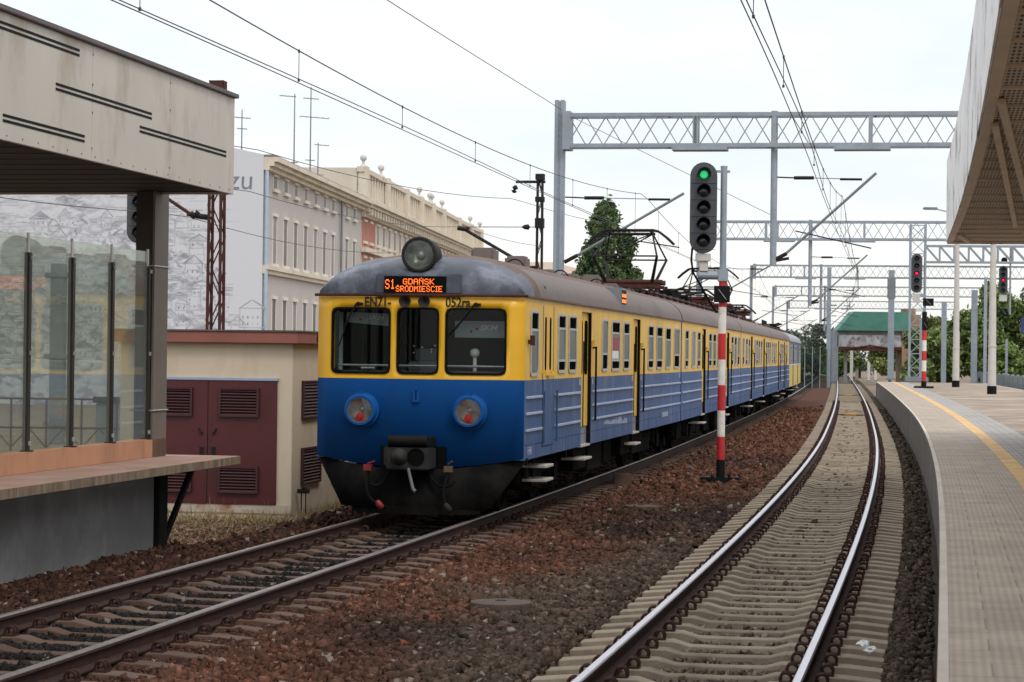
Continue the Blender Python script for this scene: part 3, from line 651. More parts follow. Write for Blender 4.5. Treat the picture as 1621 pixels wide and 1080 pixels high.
def stroke(b, p, q, w, m=1):
    p, q = Vector(p), Vector(q); d = (q-p); 
    if d.length < 1e-4: return
    n_ = Vector((-d.y, d.x)).normalized()*w/2; y = -.052-.0004*rs.random()-.001*m
    b.add([(p.x-n_.x, y, p.y-n_.y), (q.x-n_.x, y, q.y-n_.y), (q.x+n_.x, y, q.y+n_.y), (p.x+n_.x, y, p.y+n_.y)], [(0, 1, 2, 3)], m)
def wob(b, pts, w, m=1):
    for p, q in zip(pts, pts[1:]): stroke(b, (p[0]+rs.uniform(-.03, .03), p[1]+rs.uniform(-.03, .03)), (q[0]+rs.uniform(-.03, .03), q[1]+rs.uniform(-.03, .03)), w*rs.uniform(.6, 1.4), m)
def limit(z): return -1.1-.55*max(0, z-4.8)-.5*max(0, 3-z)
b = MB()
for row in range(9):
    zb = 2.2+row*.78; x = -18.5
    while x < limit(zb)+rs.uniform(-.6, .3):
        w = rs.uniform(.45, 1.25); hgt = rs.uniform(.4, 1.15)*(1 if row < 6 else .6); k = rs.random(); zz = zb+rs.uniform(-.15, .15)
        if k < .62:
            wob(b, [(x, zz), (x, zz+hgt), (x+w, zz+hgt), (x+w, zz), (x, zz)], .045, 1); rh = rs.uniform(.2, .5)
            wob(b, [(x-.08, zz+hgt), (x+w*.5, zz+hgt+rh), (x+w+.08, zz+hgt)], .055, rs.choice((1, 2)))
            if rs.random() < .6:
                y = -.0515-.0003*rs.random(); b.add([(x, y, zz+hgt), (x+w, y, zz+hgt), (x+w*.5, y, zz+hgt+rh)], [(0, 1, 2)], rs.choice((0, 2)))
            for i in range(int(w/.24)):
                for j in range(int(hgt/.32)): stroke(b, (x+.14+i*.24, zz+.12+j*.32), (x+.14+i*.24, zz+.25+j*.32), .07, rs.choice((0, 1, 2)))
        elif k < .85:
            for i in range(14): a = rs.uniform(0, 6.28); r = rs.uniform(.1, .38); c = (x+w*.5+r*math.cos(a), zz+.45+r*math.sin(a)); stroke(b, c, (c[0]+rs.uniform(-.22, .22), c[1]+rs.uniform(-.15, .15)), rs.uniform(.04, .13), rs.choice((0, 1, 2)))
            stroke(b, (x+w*.5, zz), (x+w*.5, zz+.4), .05, 1)
        else:
            for i in range(6): stroke(b, (x+rs.uniform(0, .2), zz+i*.1), (x+w, zz+i*.1+rs.uniform(-.05, .05)), rs.uniform(.02, .06), rs.choice((0, 1)))
        x += w+rs.uniform(-.25, .2)
    if row > 4: wob(b, [(-18.5+i*1.2, zb+.5+.1*math.sin(i*1.3)) for i in range(15) if -18.5+i*1.2 < limit(zb)], .05, 0)
for i in range(90): x = rs.uniform(-18.5, -2.5); z = rs.uniform(8.2, 11.0); stroke(b, (x, z), (x+rs.uniform(.6, 2.2), z+rs.uniform(-.15, .15)), rs.uniform(.02, .07), rs.choice((0, 0, 1)))
b.build('drawing', [M('pale_grey_wash', (.47, .48, .505), .85, var=.3, vs=2), M('grey_brush_line', (.385, .395, .42), .85, var=.3, vs=2), M('dark_grey_brush', (.30, .305, .335), .85, var=.3, vs=2)], mu_)
text('zu', 1.35, m_greyd, 'lettering', mu_, (-1.10, -.056, H1-1.15), (R(90), 0, 0), 0, 1.0, 'CENTER', .05)
b = MB(); b.box(-.02, .0, 0, LEN, .0, H1-.6); b.build('facade', m_gfac, ap)
# cornice in steps, sill band, parapet
b = MB()
for (d, z0, z1) in ((.28, H1-.62, H1-.42), (.5, H1-.42, H1-.22), (.7, H1-.22, H1)): b.box(-.02, d, 0, LEN, z0, z1)
b.build('cornice', m_trim, ap)
b = MB(); b.box(-19, .5, 0, LEN, H1, H1+.12); b.build('roof', m_slate, ap)
b = MB(); b.box(.0, .16, 0, LEN, 6.42, 6.62); b.box(.0, .28, 0, LEN, 6.62, 6.82); b.build('string_course', m_trim, ap)
def window(root, t0, w_, z0, z1, pane, fr=.16, lintel=False):
    b = MB()
    b.box(.0, .02, t0-w_/2-fr, t0-w_/2, z0, z1); b.box(.0, .02, t0+w_/2, t0+w_/2+fr, z0, z1)
    b.box(.0, .14, t0-w_/2-fr-.06, t0+w_/2+fr+.06, z0-.16, z0); b.box(.0, .10, t0-w_/2-fr, t0+w_/2+fr, z1, z1+.16)
    wn = b.build('window', m_winf, root); g = MB(); g.box(.0, .012, t0-w_/2, t0+w_/2, z0, z1)
    g.build('pane', pane, wn); return wn
wt = [2.9, 5.7, 8.5, 11.4, 14.4, 17.3, 20.1, 25.0, 27.8]
for t0 in wt:
    window(ap, t0, .85, 6.98, 9.3, m_wing2 if random.random() < .3 else m_wing)
    window(ap, t0, .95, 10.65, 11.25, m_wing)
    window(ap, t0, .85, 3.0, 5.25, m_wing2 if random.random() < .3 else m_wing)
b = MB(); b.tube((.14, .1, 0), (.14, .1, H1-.4), .10); b.build('downpipe', m_bluepipe, ap, smooth=50)
b = MB(); b.tube((.14, 22.4, 0), (.14, 22.4, H1-.6), .07); b.build('downpipe', m_greyd, ap, smooth=50)
def antenna(label, x, y, z, h, arms, parent=None):
    a = thing('roof_antenna', label, 'antenna', (x, y, z)); b = MB(); b.tube((0, 0, 0), (0, 0, h), .05, .03, 6); b.build('mast', m_greyd, a)
    b = MB()
    for (zz, l, dx) in arms:
        b.tube((-l*.5+dx, 0, zz), (l*.5+dx, 0, zz-.08*l), .025, None, 5)
        for i in range(6): xx = -l*.5+dx+l*i/5.; b.tube((xx, -.3, zz-.04*l), (xx, .3, zz-.04*l), .012, None, 4)
    b.build('aerial', m_greyd, a); return a
antenna('small thin aerial nearest the beige canopy on the grey block roof', -14.5, 122, 11.2, 3.9, [(3.5, .9, 0), (2.9, .5, 0)])
antenna('tall aerial on the grey block roof with one sideways arm and a coil', -11.9, 124, 11.2, 5.0, [(4.9, .85, -.38), (1.3, .4, 0)])
antenna('tallest aerial on the grey block roof with two long cross arms', -11.2, 126, 11.2, 5.6, [(5.0, .8, 0), (4.0, 1.6, .2), (1.6, .5, 0)])
antenna('short aerial on the grey block roof beside the tallest one', -11.2, 131, 11.0, 3.2, [(3.1, .8, .2), (1.4, .6, 0)])

ob = thing('ornate_block', 'ornate cream and brick red block with ball finials along its parapet', 'building', (B0[0]+.088*30.6, B0[1]+30.5, -.42), BR)
L2 = 72; H2 = 12.0
b = MB(); b.box(-16, .0, .15, L2, 0, H2+1.2); b.build('wall', m_ccream, ob)
b = MB()
for (ta, tb) in ((.3, 5.6), (27, 41), (62, 71.5)):
    b.box(.0, .04, ta, tb, 6.2, 11.0)
b.build('red_panel', m_pink, ob)
b = MB()
for (d, z0, z1) in ((.25, 11.0, 11.3), (.5, 11.3, 11.55), (.85, 11.75, 12.0), (.65, 11.55, 11.75)): b.box(.0, d, -.1, L2+.3, z0, z1)
i = 0
while i < 60: b.box(.25, .6, .4+i*1.2, .8+i*1.2, 11.1, 11.5); i += 1
b.box(.0, .3, 0, L2, 8.85, 9.15); b.box(.0, .2, 0, L2, 6.0, 6.2)
b.build('cornice', m_trim, ob)
b = MB(); b.box(-.3, .12, 0, L2, 12.0, 12.35); b.box(-.3, .16, -.1, L2+.1, 13.75, 14.05)
b.box(-16, -.3, .0, .3, 12, 14.0)
k = 0.3
while k < L2: b.box(-.2, .06, k, k+.55, 12.35, 13.75); k += 1.15
b.box(-.32, -.22, 0, L2, 12.35, 13.75)
b.build('parapet', m_ccream, ob)
for k in (0, 9.5, 19, 27, 34, 41, 52, 62, 70.5):
    b = MB(); b.box(-.3, .3, k, k+1.1, 12.0, 14.1); b.build('pier', m_trim, ob)
for k in (.5, 8.0, 27.4, 33.6, 34.8, 41.4, 62.5, 70.9):
    b = MB(); b.lathe((0, k, 14.0), (0, 0, 1), [(.26, 0), (.24, .12), (.11, .22), (.08, .40), (.11, .45), (.18, .52), (.215, .63), (.18, .76), (.11, .83), (.03, .86)], 14)
    b.build('finial', m_concpost, ob, smooth=50)
tpos = [1.3, 3.8]+[6.9+2.6*i for i in range(25)]
for t0 in tpos:
    window(ob, t0, .95, 9.55, 10.75, m_wing2 if random.random() < .4 else m_wing, .2)
    window(ob, t0, .95, 6.8, 8.5, m_wing2 if random.random() < .4 else m_wing, .2)
    if t0 < 40: window(ob, t0, .95, 3.9, 5.6, m_wing, .2)
b = MB(); b.prism([(-16, 12.2), (-.8, 12.2), (-5, 13.9), (-12, 13.9)], lambda x, z: (x, .4, z), lambda x, z: (x, L2, z)); b.build('roof', m_slate, ob)

fb = thing('hip_roofed_building', 'low cream building with a shallow hipped roof far behind the train roof', 'building', (2.2, 215, -.42), BR)
b = MB(); b.box(-6, 8, 0, 25, 0, 9.6); b.build('wall', m_ccream, fb)
b = MB(); v = [(-6.5, -.5, 9.6), (8.5, -.5, 9.6), (8.5, 25.5, 9.6), (-6.5, 25.5, 9.6), (-4.5, 9, 11.7), (1, 9, 11.7)]
b.add(v, [(0, 1, 5, 4), (1, 2, 5), (2, 3, 4, 5), (3, 0, 4), (0, 3, 2, 1)]); b.build('roof', M('pale_tile_roof', (.40, .30, .22), .8, var=.1), fb)
for x in (-4.5, -2.2, .1, 2.4, 4.7, 7.0):
    w_ = MB(); w_.box(x-.5, x+.5, -.05, 0, 6.5, 8.3); w_.build('window', m_wing, fb)

# ------------------------------------------------------------------ right canopy following the curved platform
m_wfascia = M('dirty_white_fascia', (.84, .83, .81), .6, var=.08, vs=2, dirt=(.16, .15, .145), ds=1.5, dt=(.53, .66), stretch=(1, .35, .8))
m_tan = M('tan_edge_beam', (.62, .50, .39), .6, var=.12, vs=1.5, dirt=(.42, .27, .12), ds=.8, dt=(.6, .8))
m_perf = bpy.data.materials.new('perforated_tan_panel'); m_perf.use_nodes = True
t = m_perf.node_tree; N = t.nodes.new; L = t.links.new; bs_ = t.nodes['Principled BSDF']; bs_.inputs['Roughness'].default_value = .65
uv = N('ShaderNodeUVMap'); uv.uv_map = 'UV'; vm = N('ShaderNodeVectorMath'); vm.operation = 'MULTIPLY'; vm.inputs[1].default_value = (1/.042, 1/.20, 1); L(uv.outputs[0], vm.inputs[0])
fr_ = N('ShaderNodeVectorMath'); fr_.operation = 'FRACTION'; L(vm.outputs[0], fr_.inputs[0]); su = N('ShaderNodeVectorMath'); su.operation = 'DISTANCE'; su.inputs[1].default_value = (.5, .5, 0); L(fr_.outputs[0], su.inputs[0])
r = N('ShaderNodeMapRange'); r.inputs['From Min'].default_value = .30; r.inputs['From Max'].default_value = .36; L(su.outputs['Value'], r.inputs['Value'])
mx = N('ShaderNodeMix'); mx.data_type = 'RGBA'; mx.inputs[6].default_value = (.02, .016, .013, 1); mx.inputs[7].default_value = (.50, .40, .31, 1); L(r.outputs[0], mx.inputs[0]); L(mx.outputs[2], bs_.inputs['Base Color'])
cr = thing('curved_canopy', 'curved canopy with stained white fascia and perforated tan underside above the paved platform', 'canopy', (0, 0, 0))
CE = PE+.36; UZ = 4.60; FZ = 6.17; CY1 = 45.4
def cs(y, d, z):
    q = off(RT, RTs, y, CE+d); return (q[0], q[1], z)
def sweep(name, prof, ya, yb, mt, uvs=False, step=.6, caps=True):
    st = np.append(np.arange(ya, yb-.01, step), yb); k = len(prof); V = [cs(y, d, z) for y in st for (d, z) in prof]
    fs = [(j*k+i, j*k+(i+1) % k, (j+1)*k+(i+1) % k, (j+1)*k+i) for j in range(len(st)-1) for i in range(k)]
    if caps: fs += [tuple(range(k)), tuple(range((len(st)-1)*k, len(st)*k))[::-1]]
    me = bpy.data.meshes.new(name); me.from_pydata(V, [], fs)
    bm = bmesh.new(); bm.from_mesh(me); bmesh.ops.recalc_face_normals(bm, faces=bm.faces); bm.to_mesh(me); bm.free()
    if uvs:
        u_ = me.uv_layers.new(name='UV'); UVv = [(prof[i][0], y*1.015) for y in st for i in range(k)]
        for lp in me.loops: u_.data[lp.index].uv = UVv[lp.vertex_index]
    me.materials.append(mt); o = bpy.data.objects.new(name, me); C.objects.link(o); o.parent = cr; return o
sweep('fascia', [(-.02, UZ-.02), (0, UZ-.02), (0, FZ), (-.02, FZ)], 5, CY1, m_wfascia)
sweep('edge_beam', [(.004, UZ-.035), (.105, UZ-.035), (.105, UZ+.10), (.004, UZ+.10)], 5, CY1, m_tan)
sweep('roof_deck', [(.004, UZ+1.2), (7, UZ+.6), (7, UZ+.7), (.004, UZ+1.5)], 5, CY1, m_slate)
sweep('soffit', [(.106, UZ), (6.9, UZ), (6.9, UZ+.02), (.106, UZ+.02)], 5, CY1-.06, m_perf, True)
b = MB(); y = CY1-.02; i = 0
while y > 5:
    b.bar(cs(y, .12, UZ-.012), cs(y, 6.9, UZ-.012), .035, .03); y -= 1.42
b.build('joint_rib', m_tan, cr)
for (ya, yb, d) in ((20.6, 38.6, 1.25), (22.6, 39.5, 1.02), (42.4, 45.2, .45)):
    b = MB(); b.bar(cs(ya, .13, UZ-.045), cs(yb, d, UZ-.045), .07, .05); b.build('brace', m_tan, cr)
b = MB(); b.add([cs(CY1, 0, UZ-.06), cs(CY1, 6.9, UZ-.06), cs(CY1, 6.9, FZ-.5), cs(CY1, 0, FZ)], [(0, 1, 2, 3)]); b.build('end_panel', m_wfascia, cr)
# ------------------------------------------------------------------ the train
HW = 1.46; BOW = .20; ZB = .82; ZW = 1.92; ZG = 3.06; RH = .60
def roof_prof(hw, zb, rh, n=24):
    p = []
    for i in range(n+1):
        t = -1+2*i/n; x = hw*math.sin(t*math.pi/2); z = zb+rh*max(0, 1-abs(x/hw)**2.7)**.50; p.append((x, z))
    return p
def bow(x): return BOW*(abs(x)/HW)**2.2
GLY = {'S':"01110 10001 10000 01110 00001 10001 01110",'1':"00100 01100 00100 00100 00100 00100 01110",'G':"01110 10001 10000 10111 10001 10001 01110",'D':"11110 10001 10001 10001 10001 10001 11110",
 'A':"01110 10001 10001 11111 10001 10001 10001",'N':"10001 11001 10101 10011 10001 10001 10001",'K':"10001 10010 10100 11000 10100 10010 10001",'R':"11110 10001 10001 11110 10100 10010 10001",
 'O':"01110 10001 10001 10001 10001 10001 01110",'M':"10001 11011 10101 10101 10001 10001 10001",'I':"111 010 010 010 010 010 111",'E':"11111 10000 10000 11110 10000 10000 11111",'C':"01110 10001 10000 10000 10000 10001 01110"}
def led(b, s, x, z, px, pz, yfn):
    for ch in s:
        acc = ch in 'ŃŚÓ'; ch = {'Ń': 'N', 'Ś': 'S', 'Ó': 'O'}.get(ch, ch); rows = GLY[ch].split()
        for r, row in enumerate(rows):
            for c, v in enumerate(row):
                if v == '1': b.box(x+c*px, x+(c+.86)*px, yfn-.002, yfn, z-(r+.9)*pz, z-r*pz)
        if acc: b.box(x+2*px, x+3*px, yfn-.002, yfn, z+.2*pz, z+1.1*pz)
        x += (len(rows[0])+1)*px
    return x

def side_window(car, y0, y1, sx, z0=2.0, z1=2.90, style=0):
    f = lambda y, z: (sx*(HW-.003), y, z); f2 = lambda y, z: (sx*(HW+.018), y, z)
    b = MB(); o_ = rrect(y0, y1, z0, z1, .08, 3); i_ = rrect(y0+.05, y1-.05, z0+.04, z1-.04, .05, 3); b.ring(o_, i_, f, f2)
    bars = {0: (2.67, 2.19), 1: (2.62,), 2: (2.30,), 3: ()}[style]
    for z in bars: b.box(sx*(HW+.002), sx*(HW+.016), y0+.06, y1-.06, z-.017, z+.017)
    w_ = b.build('window', m_alu, car)
    cuts = [z0+.05]+sorted(bars)+[z1-.05]
    mats = {0: (m_pane, m_panep, m_pane), 1: (m_panep, m_pane), 2: (m_pane, m_panep), 3: (m_curtain,)}[style]
    for (a, c), mt in zip(zip(cuts, cuts[1:]), mats):
        b = MB(); b.box(sx*(HW-.002), sx*(HW+.004), y0+.05, y1-.05, a, c); b.build('pane', mt, w_)

def bogie(car, yc):
    b = MB()
    for sx in (-1, 1):
        x = sx*1.02; b.box(x-.06, x+.06, yc-1.75, yc+1.75, .46, .66); b.box(x-.09, x+.09, yc-.45, yc+.45, .30, .62)
        for yy in (-1.35, 1.35):
            b.box(x-.10, x+.12*sx+.05, yc+yy-.17, yc+yy+.17, .32, .60); b.tube((x+sx*.05, yc+yy-.33, .40), (x+sx*.05, yc+yy-.33, .68), .085, None, 10); b.tube((x+sx*.05, yc+yy+.33, .40), (x+sx*.05, yc+yy+.33, .68), .085, None, 10)
    b.box(-.9, .9, yc-.3, yc+.3, .4, .75); bg = b.build('bogie', m_under, car, bevel=.01, seg=1)
    for yy in (-1.35, 1.35):
        w_ = MB()
        for sx in (-1, 1): w_.lathe((sx*.69, yc+yy, .472), (sx, 0, 0), [(.50, 0), (.50, .03), (.472, .035), (.465, .13), (.40, .13), (.37, .09), (.14, .08), (.13, .17), (.05, .17)], 28)
        w_.tube((-.7, yc+yy, .472), (.7, yc+yy, .472), .08, None, 10); w_.build('wheelset', m_under, bg, smooth=40)

def insulator(b, x, y, z, h=.26, r=.075, m=0):
    pr = []
    for i in range(4): pr += [(r*.55, h*i/4), (r, h*(i+.45)/4), (r*.55, h*(i+.6)/4)]
    b.lathe((x, y, z), (0, 0, 1), pr+[(r*.5, h)], 10, m)

def pantograph(car, y0, raised):
    zt = 3.67; b = MB()
    b.box(-.7, .7, y0-.7, y0+.7, zt-.08, zt-.03); pt = b.build('pantograph', m_under, car)
    for x in (-.55, .55):
        for y in (-.6, .6): b = MB(); insulator(b, x, y0+y, zt-.1, .30); b.build('insulator', m_insul, pt, smooth=40)
    b = MB()
    for y in (-.6, .6): b.bar((-.75, y0+y, zt+.24), (.75, y0+y, zt+.24), .10, .08)
    for x in (-.55, .55): b.bar((x, y0-.8, zt+.24), (x, y0+.8, zt+.24), .07)
    b.tube((-.8, y0-.35, zt+.34), (.8, y0-.35, zt+.34), .06); b.tube((-.8, y0+.35, zt+.34), (.8, y0+.35, zt+.34), .06)
    b.build('base_frame', m_rustm, pt)
    ky, kz, tz = (1.15, zt+.92, 5.16) if raised else (1.6, zt+.40, zt+.52)
    for s in (-1, 1):
        b = MB()
        for x in (-.55, .55): b.tube((x, y0+s*.35, zt+.34), (x*1.35, y0+s*ky, kz), .045, .032, 6)
        b.tube((-.74, y0+s*ky, kz), (.74, y0+s*ky, kz), .022, None, 6); b.build('lower_arm', m_ironb, pt)
    b = MB()
    for s in (-1, 1):
        for x in (-.74, .74): b.tube((x, y0+s*ky, kz), (math.copysign(.52, x), y0+s*.06, tz), .024, .02, 6)
        b.tube((-.74, y0+s*ky, kz), (.52, y0+s*.06, tz), .016, None, 6)
    b.tube((-.58, y0, tz), (.58, y0, tz), .035)
    b.build('upper_arm', m_ironb, pt)
    b = MB()
    for s in (-.19, .19):
        b.path([(-1.02, y0+s*.6, tz-.24), (-.86, y0+s, tz-.09), (-.66, y0+s, tz+.06), (-.55, y0+s, tz+.085), (.55, y0+s, tz+.085), (.66, y0+s, tz+.06), (.86, y0+s, tz-.09), (1.02, y0+s*.6, tz-.24)], .03, 6)
    for x in (-.5, .5): b.bar((x, y0-.2, tz+.05), (x, y0+.2, tz+.05), .05)
    b.build('collector', m_ironb, pt, smooth=50)

def roof_equipment(car, L_, pans):
    b = MB(); zt = 3.65
    ins = []
    for x in (-.75, .45, .75):
        y = 1.0
        while y < L_-.8: b = MB(); insulator(b, x, y, zt-.28*abs(x)/.75*.7, .30, .06); b.build('insulator', m_insul, car, smooth=40); y += 1.7
    for x in (-.75, .45, .75): b = MB(); b.tube((x, .7, zt+.26-.2*abs(x)/.75), (x, L_-.6, zt+.26-.2*abs(x)/.75), .03, None, 6); b.build('busbar', m_ironb, car)
    for (y, w_, l, h) in ((8.0, .9, 1.5, .34), (10.4, .7, 1.1, .42), (12.2, 1.0, 1.4, .30)):
        b = MB(); b.box(-w_/2, w_/2, y, y+l, zt-.04, zt+h); b.build('roof_box', m_under, car, bevel=.04)
    b = MB()
    for y in (9.6, 11.8, 13.9): b.tube((-.6, y, zt+.1), (.6, y, zt+.45), .035); b.tube((-.3, y+.2, zt), (-.3, y+.2, zt+.62), .05)
    b.build('arrester', m_ironb, car)

def make_car(label, loc, ang, L_, doors, wins, kind, livery='new', seed=0, pans=(), eqp=False):
    rs = random.Random(seed); car = thing('train_carriage', label, 'train carriage', loc, -ang, 'carriages of the train')
    yel, blu = (m_yellow2, m_blue2) if livery == 'new' else (m_blue3, m_yel3); roofm = m_roof if livery == 'new' else m_roof3
    ystart = BOW if kind == 'front' else 0
    # side walls in bays between the door recesses
    cuts = [ystart]; 
    for (a, c) in doors: cuts += [a, c]
    cuts.append(L_)
    b = MB()
    for sx in (-1, 1):
        for a, c in zip(cuts[::2], cuts[1::2]):
            b.box(sx*1.24, sx*HW, a, c, ZW, ZG, 0); b.box(sx*1.24, sx*HW, a, c, ZB, ZW, 1)
        for (a, c) in doors: b.box(sx*1.24, sx*HW, a, c, 2.97, ZG, 0)
    b.box(-1.24, 1.24, (1.9 if kind == 'front' else 0), L_, ZB-.04, ZG, 2)
    body = b.build('body', [yel, blu, m_under], car)
    # trim battens
    if livery == 'new':
        b = MB()
        for sx in (-1, 1):
            for a, c in zip(cuts[::2], cuts[1::2]):
                segs = [(a+.12, c-.12)]
                if kind == 'front' and a < 1: segs = [(a+.10, 1.62), (2.78, c-.1)]
                for (p, q) in segs:
                    for z in (1.68, 1.455, 1.225): b.box(sx*HW, sx*(HW+.028), p, q, z-.018, z+.018)
        b.build('trim_batten', m_batten, car, bevel=.004, seg=1)
        for sx in (-1, 1):
            for a, c in zip(cuts[::2], cuts[1::2]):
                for y in (a+.10, c-.22):
                    if y > 1: b = MB(); b.box(sx*HW, sx*(HW+.004), y, y+.13, 1.80, 1.90); b.build('white_plate', m_dusty, car)
        b = MB()                                                   # sheet joints on the skirt
        for sx in (-1, 1):
            b.box(sx*HW, sx*(HW+.002), ystart+.05, L_-.05, 1.018, 1.024)
            y = ystart+1.0
            while y < L_-.5:
                if not any(a-.2 < y < c+.2 for a, c in doors): b.box(sx*HW, sx*(HW+.0025), y, y+.006, ZB+.01, 1.02)
                y += 1.35
        b.build('panel_joint', m_black, car)
    else:
        b = MB()
        for sx in (-1, 1): b.box(sx*HW, sx*(HW+.006), ystart, L_, ZW-.04, ZW+.03)
        b.build('white_band', m_concpost, car)
    # gutter
    b = MB()
    for sx in (-1, 1): b.box(sx*(HW-.02), sx*(HW+.035), ystart, L_, ZG, ZG+.025)
    b.build('gutter', m_roof if livery == 'new' else m_greyd, car)
    # roof
    b = MB(); n = 24
    if kind == 'front':
        st = [.0, .04, .10, .18, .28, .4, .55, .75, 1.0, 1.35]; V = []
        for y in st:
            g = min(1, (1-(1-y/1.35)**2.4))**.62; 
            for (x, z) in roof_prof(HW*(1+.012), ZG+.026, .27+(RH-.27)*g, n): V.append((x*(.985+.015*g), y+bow(x)*max(0, 1-y/1.35), z))
        k = n+1; V = [(x, y, ZG+.026) for (x, y, z) in V[:k]]+V; st = [0]+st; b.v = V
        for j in range(len(st)-1):
            for i in range(n): b.f.append((j*k+i, j*k+i+1, (j+1)*k+i+1, (j+1)*k+i)); b.m.append(1 if j < 7+(3 if 2 < i < 8 or i > 19 else 0) and j < 8 else 0)
        cap = b.build('front_cap', [m_roof, m_cap], car, smooth=45); b = MB(); ys0 = 1.35
    else: ys0 = 0
    V = []; stn = [ys0, L_]; k = n+1
    for y in stn:
        for (x, z) in roof_prof(HW*1.012, ZG+.026, RH, n): V.append((x, y, z))
    for i in range(n):
        xm = abs(V[i][0]+V[i+1][0])/2; b.f.append((i, i+1, k+i+1, k+i)); b.m.append(1 if xm > 1.18 else 0)
    b.f += [tuple(range(k)), tuple(range(k, 2*k))]; b.m += [0, 0]; b.v = V
    roof = b.build('roof', [roofm, m_roofside if livery == 'new' else roofm], car, smooth=40)
    if not eqp:
        y = ys0+.9
        while y < L_-.8:
            for x in (-.62, .28):
                h = rs.choice((.06, .09, .17)); b = MB(); b.box(x, x+.34, y, y+.45, 3.50, 3.665+h); b.build('vent', m_roofside, roof, bevel=.035)
            y += rs.uniform(2.2, 3.2)
        for y in np.arange(ys0+2.2, L_-1, 4.4):
            b = MB(); b.torus((.70, y, 3.52), (.5, 1, 0), .20, .013, 12, 5, 0, 0, math.pi); b.build('grab_loop', m_ironb, roof, smooth=60)
    # end walls with gangway bellows
    b = MB()
    for (ya, yb) in ([] if kind == 'front' else [(-.28, 0)])+[(L_, L_+.28)]: b = MB(); b.box(-.65, .65, ya, yb, .85, 3.1); b.build('bellows', m_rubber, car)
    b = MB(); b.box(-HW+.002, HW-.002, L_-.001, L_+.02, ZB, ZG); b.build('end_wall', blu if livery == 'new' else m_blue3, car)
    if kind != 'front': b = MB(); b.box(-HW+.002, HW-.002, -.02, .001, ZB, ZG); b.build('end_wall', blu if livery == 'new' else m_blue3, car)
    # doors
    for sx in (-1, 1):
        for (a, c) in doors:
            b = MB(); mid = (a+c)/2
            for (p, q) in ((a+.01, mid-.02), (mid+.02, c-.01)): b.box(sx*1.25, sx*(HW-.055), p, q, 1.12, 2.965)
            d = b.build('door', m_yellow2 if livery == 'new' else m_blue3, car, bevel=.006, seg=1)
            b = MB(); b.box(sx*1.25, sx*(HW-.045), mid-.03, mid+.03, 1.12, 2.5); b.box(sx*(HW-.06), sx*(HW-.05), a+.05, a+.085, 1.2, 2.6); b.build('rubber_seal', m_rubber, d)
            for (p, q) in ((a+.12, mid-.1), (mid+.1, c-.1)):
                b = MB(); b.prism(rrect(p, q, 1.96, 2.84, .08, 3), lambda y, z: (sx*(HW-.06), y, z), lambda y, z: (sx*(HW-.0515), y, z)); b.build('pane', m_pane, d)
            b = MB(); b.box(sx*1.25, sx*(HW-.004), c-.028, c+.001, ZB+.02, 2.97); b.box(sx*1.25, sx*(HW-.004), a-.001, a+.02, ZB+.02, 2.97); b.build('jamb', m_rubber, car)
            b = MB(); b.box(sx*1.245, sx*(HW-.07), a, c, ZB, 1.12); b.build('step_well', m_greyd, car)
            b = MB(); b.box(sx*1.1, sx*1.46, a+.05, c-.05, ZB-.02, ZB+.012); b.build('sill', m_step, car)
            b = MB(); b.box(sx*1.12, sx*1.50, a+.15, c-.1, .585, .625); b.build('step', m_step, car, bevel=.006, seg=1)
            for yy in (a+.2, c-.15): b = MB(); b.bar((sx*1.18, yy, .6), (sx*1.18, yy, ZB), .05); b.build('step_hanger', m_ironb, car)
            if livery == 'new':
                b = MB(); yy = c+.16; b.tube((sx*(HW+.055), yy, 1.20), (sx*(HW+.055), yy, 2.42), .019, None, 6)
                for z in (1.22, 2.40): b.tube((sx*HW, yy, z), (sx*(HW+.06), yy, z), .019, None, 6)
                yy = a-.02; b.tube((sx*(HW-.03), yy+.06, 1.20), (sx*(HW-.03), yy+.06, 2.42), .017, None, 6)
                b.build('handrail', m_black, car)
                b = MB(); b.bar((sx*(HW+.03), c+.05, 2.43), (sx*(HW+.03), c+.05, 2.52), .10, .05); b.build('door_bracket', m_yellow2, car)
    # side windows
    for sx in (-1, 1):
        for (a, c) in wins: side_window(car, a, c, sx, style=rs.choice([0, 0, 0, 1, 2, 3]) if (a > 7.5 or kind != 'front') else 0)
    # underframe
    for yc in ((3.4, L_-3.3)): bogie(car, yc)
    b = MB(); b.box(-1.0, 1.0, .6, L_-.2, .66, ZB-.05); y = 5.9
    while y < L_-6.2:
        l = rs.uniform(.7, 1.7); h = rs.uniform(.22, .42)
        for sx in (-1, 1): b.box(sx*.45, sx*rs.uniform(1.05, 1.3), y, y+l, h, .8)
        y += l+rs.uniform(.15, .5)
    b.build('underframe', m_under, car, bevel=.02, seg=1)
    for y in pans: pantograph(car, y[0], y[1])
    if eqp: roof_equipment(car, L_, pans)
    return car

m_blue3 = M('slate_blue_livery', (.075, .12, .20), .5, var=.1, vs=1.5)
m_yel3 = M('pale_yellow_livery', (.58, .42, .10), .5, var=.12, vs=1.5)
m_roof3 = M('light_grey_roof', (.27, .28, .30), .6, var=.1)

st0 = walk(LT, LTs, 31.5, .05, 2600)
def station(s): return st0[int(round(s/.05))]
def place(s0, L_):
    a = station(s0); c = station(s0+L_); return (a[0], a[1], 0), math.atan2(c[0]-a[0], c[1]-a[1])
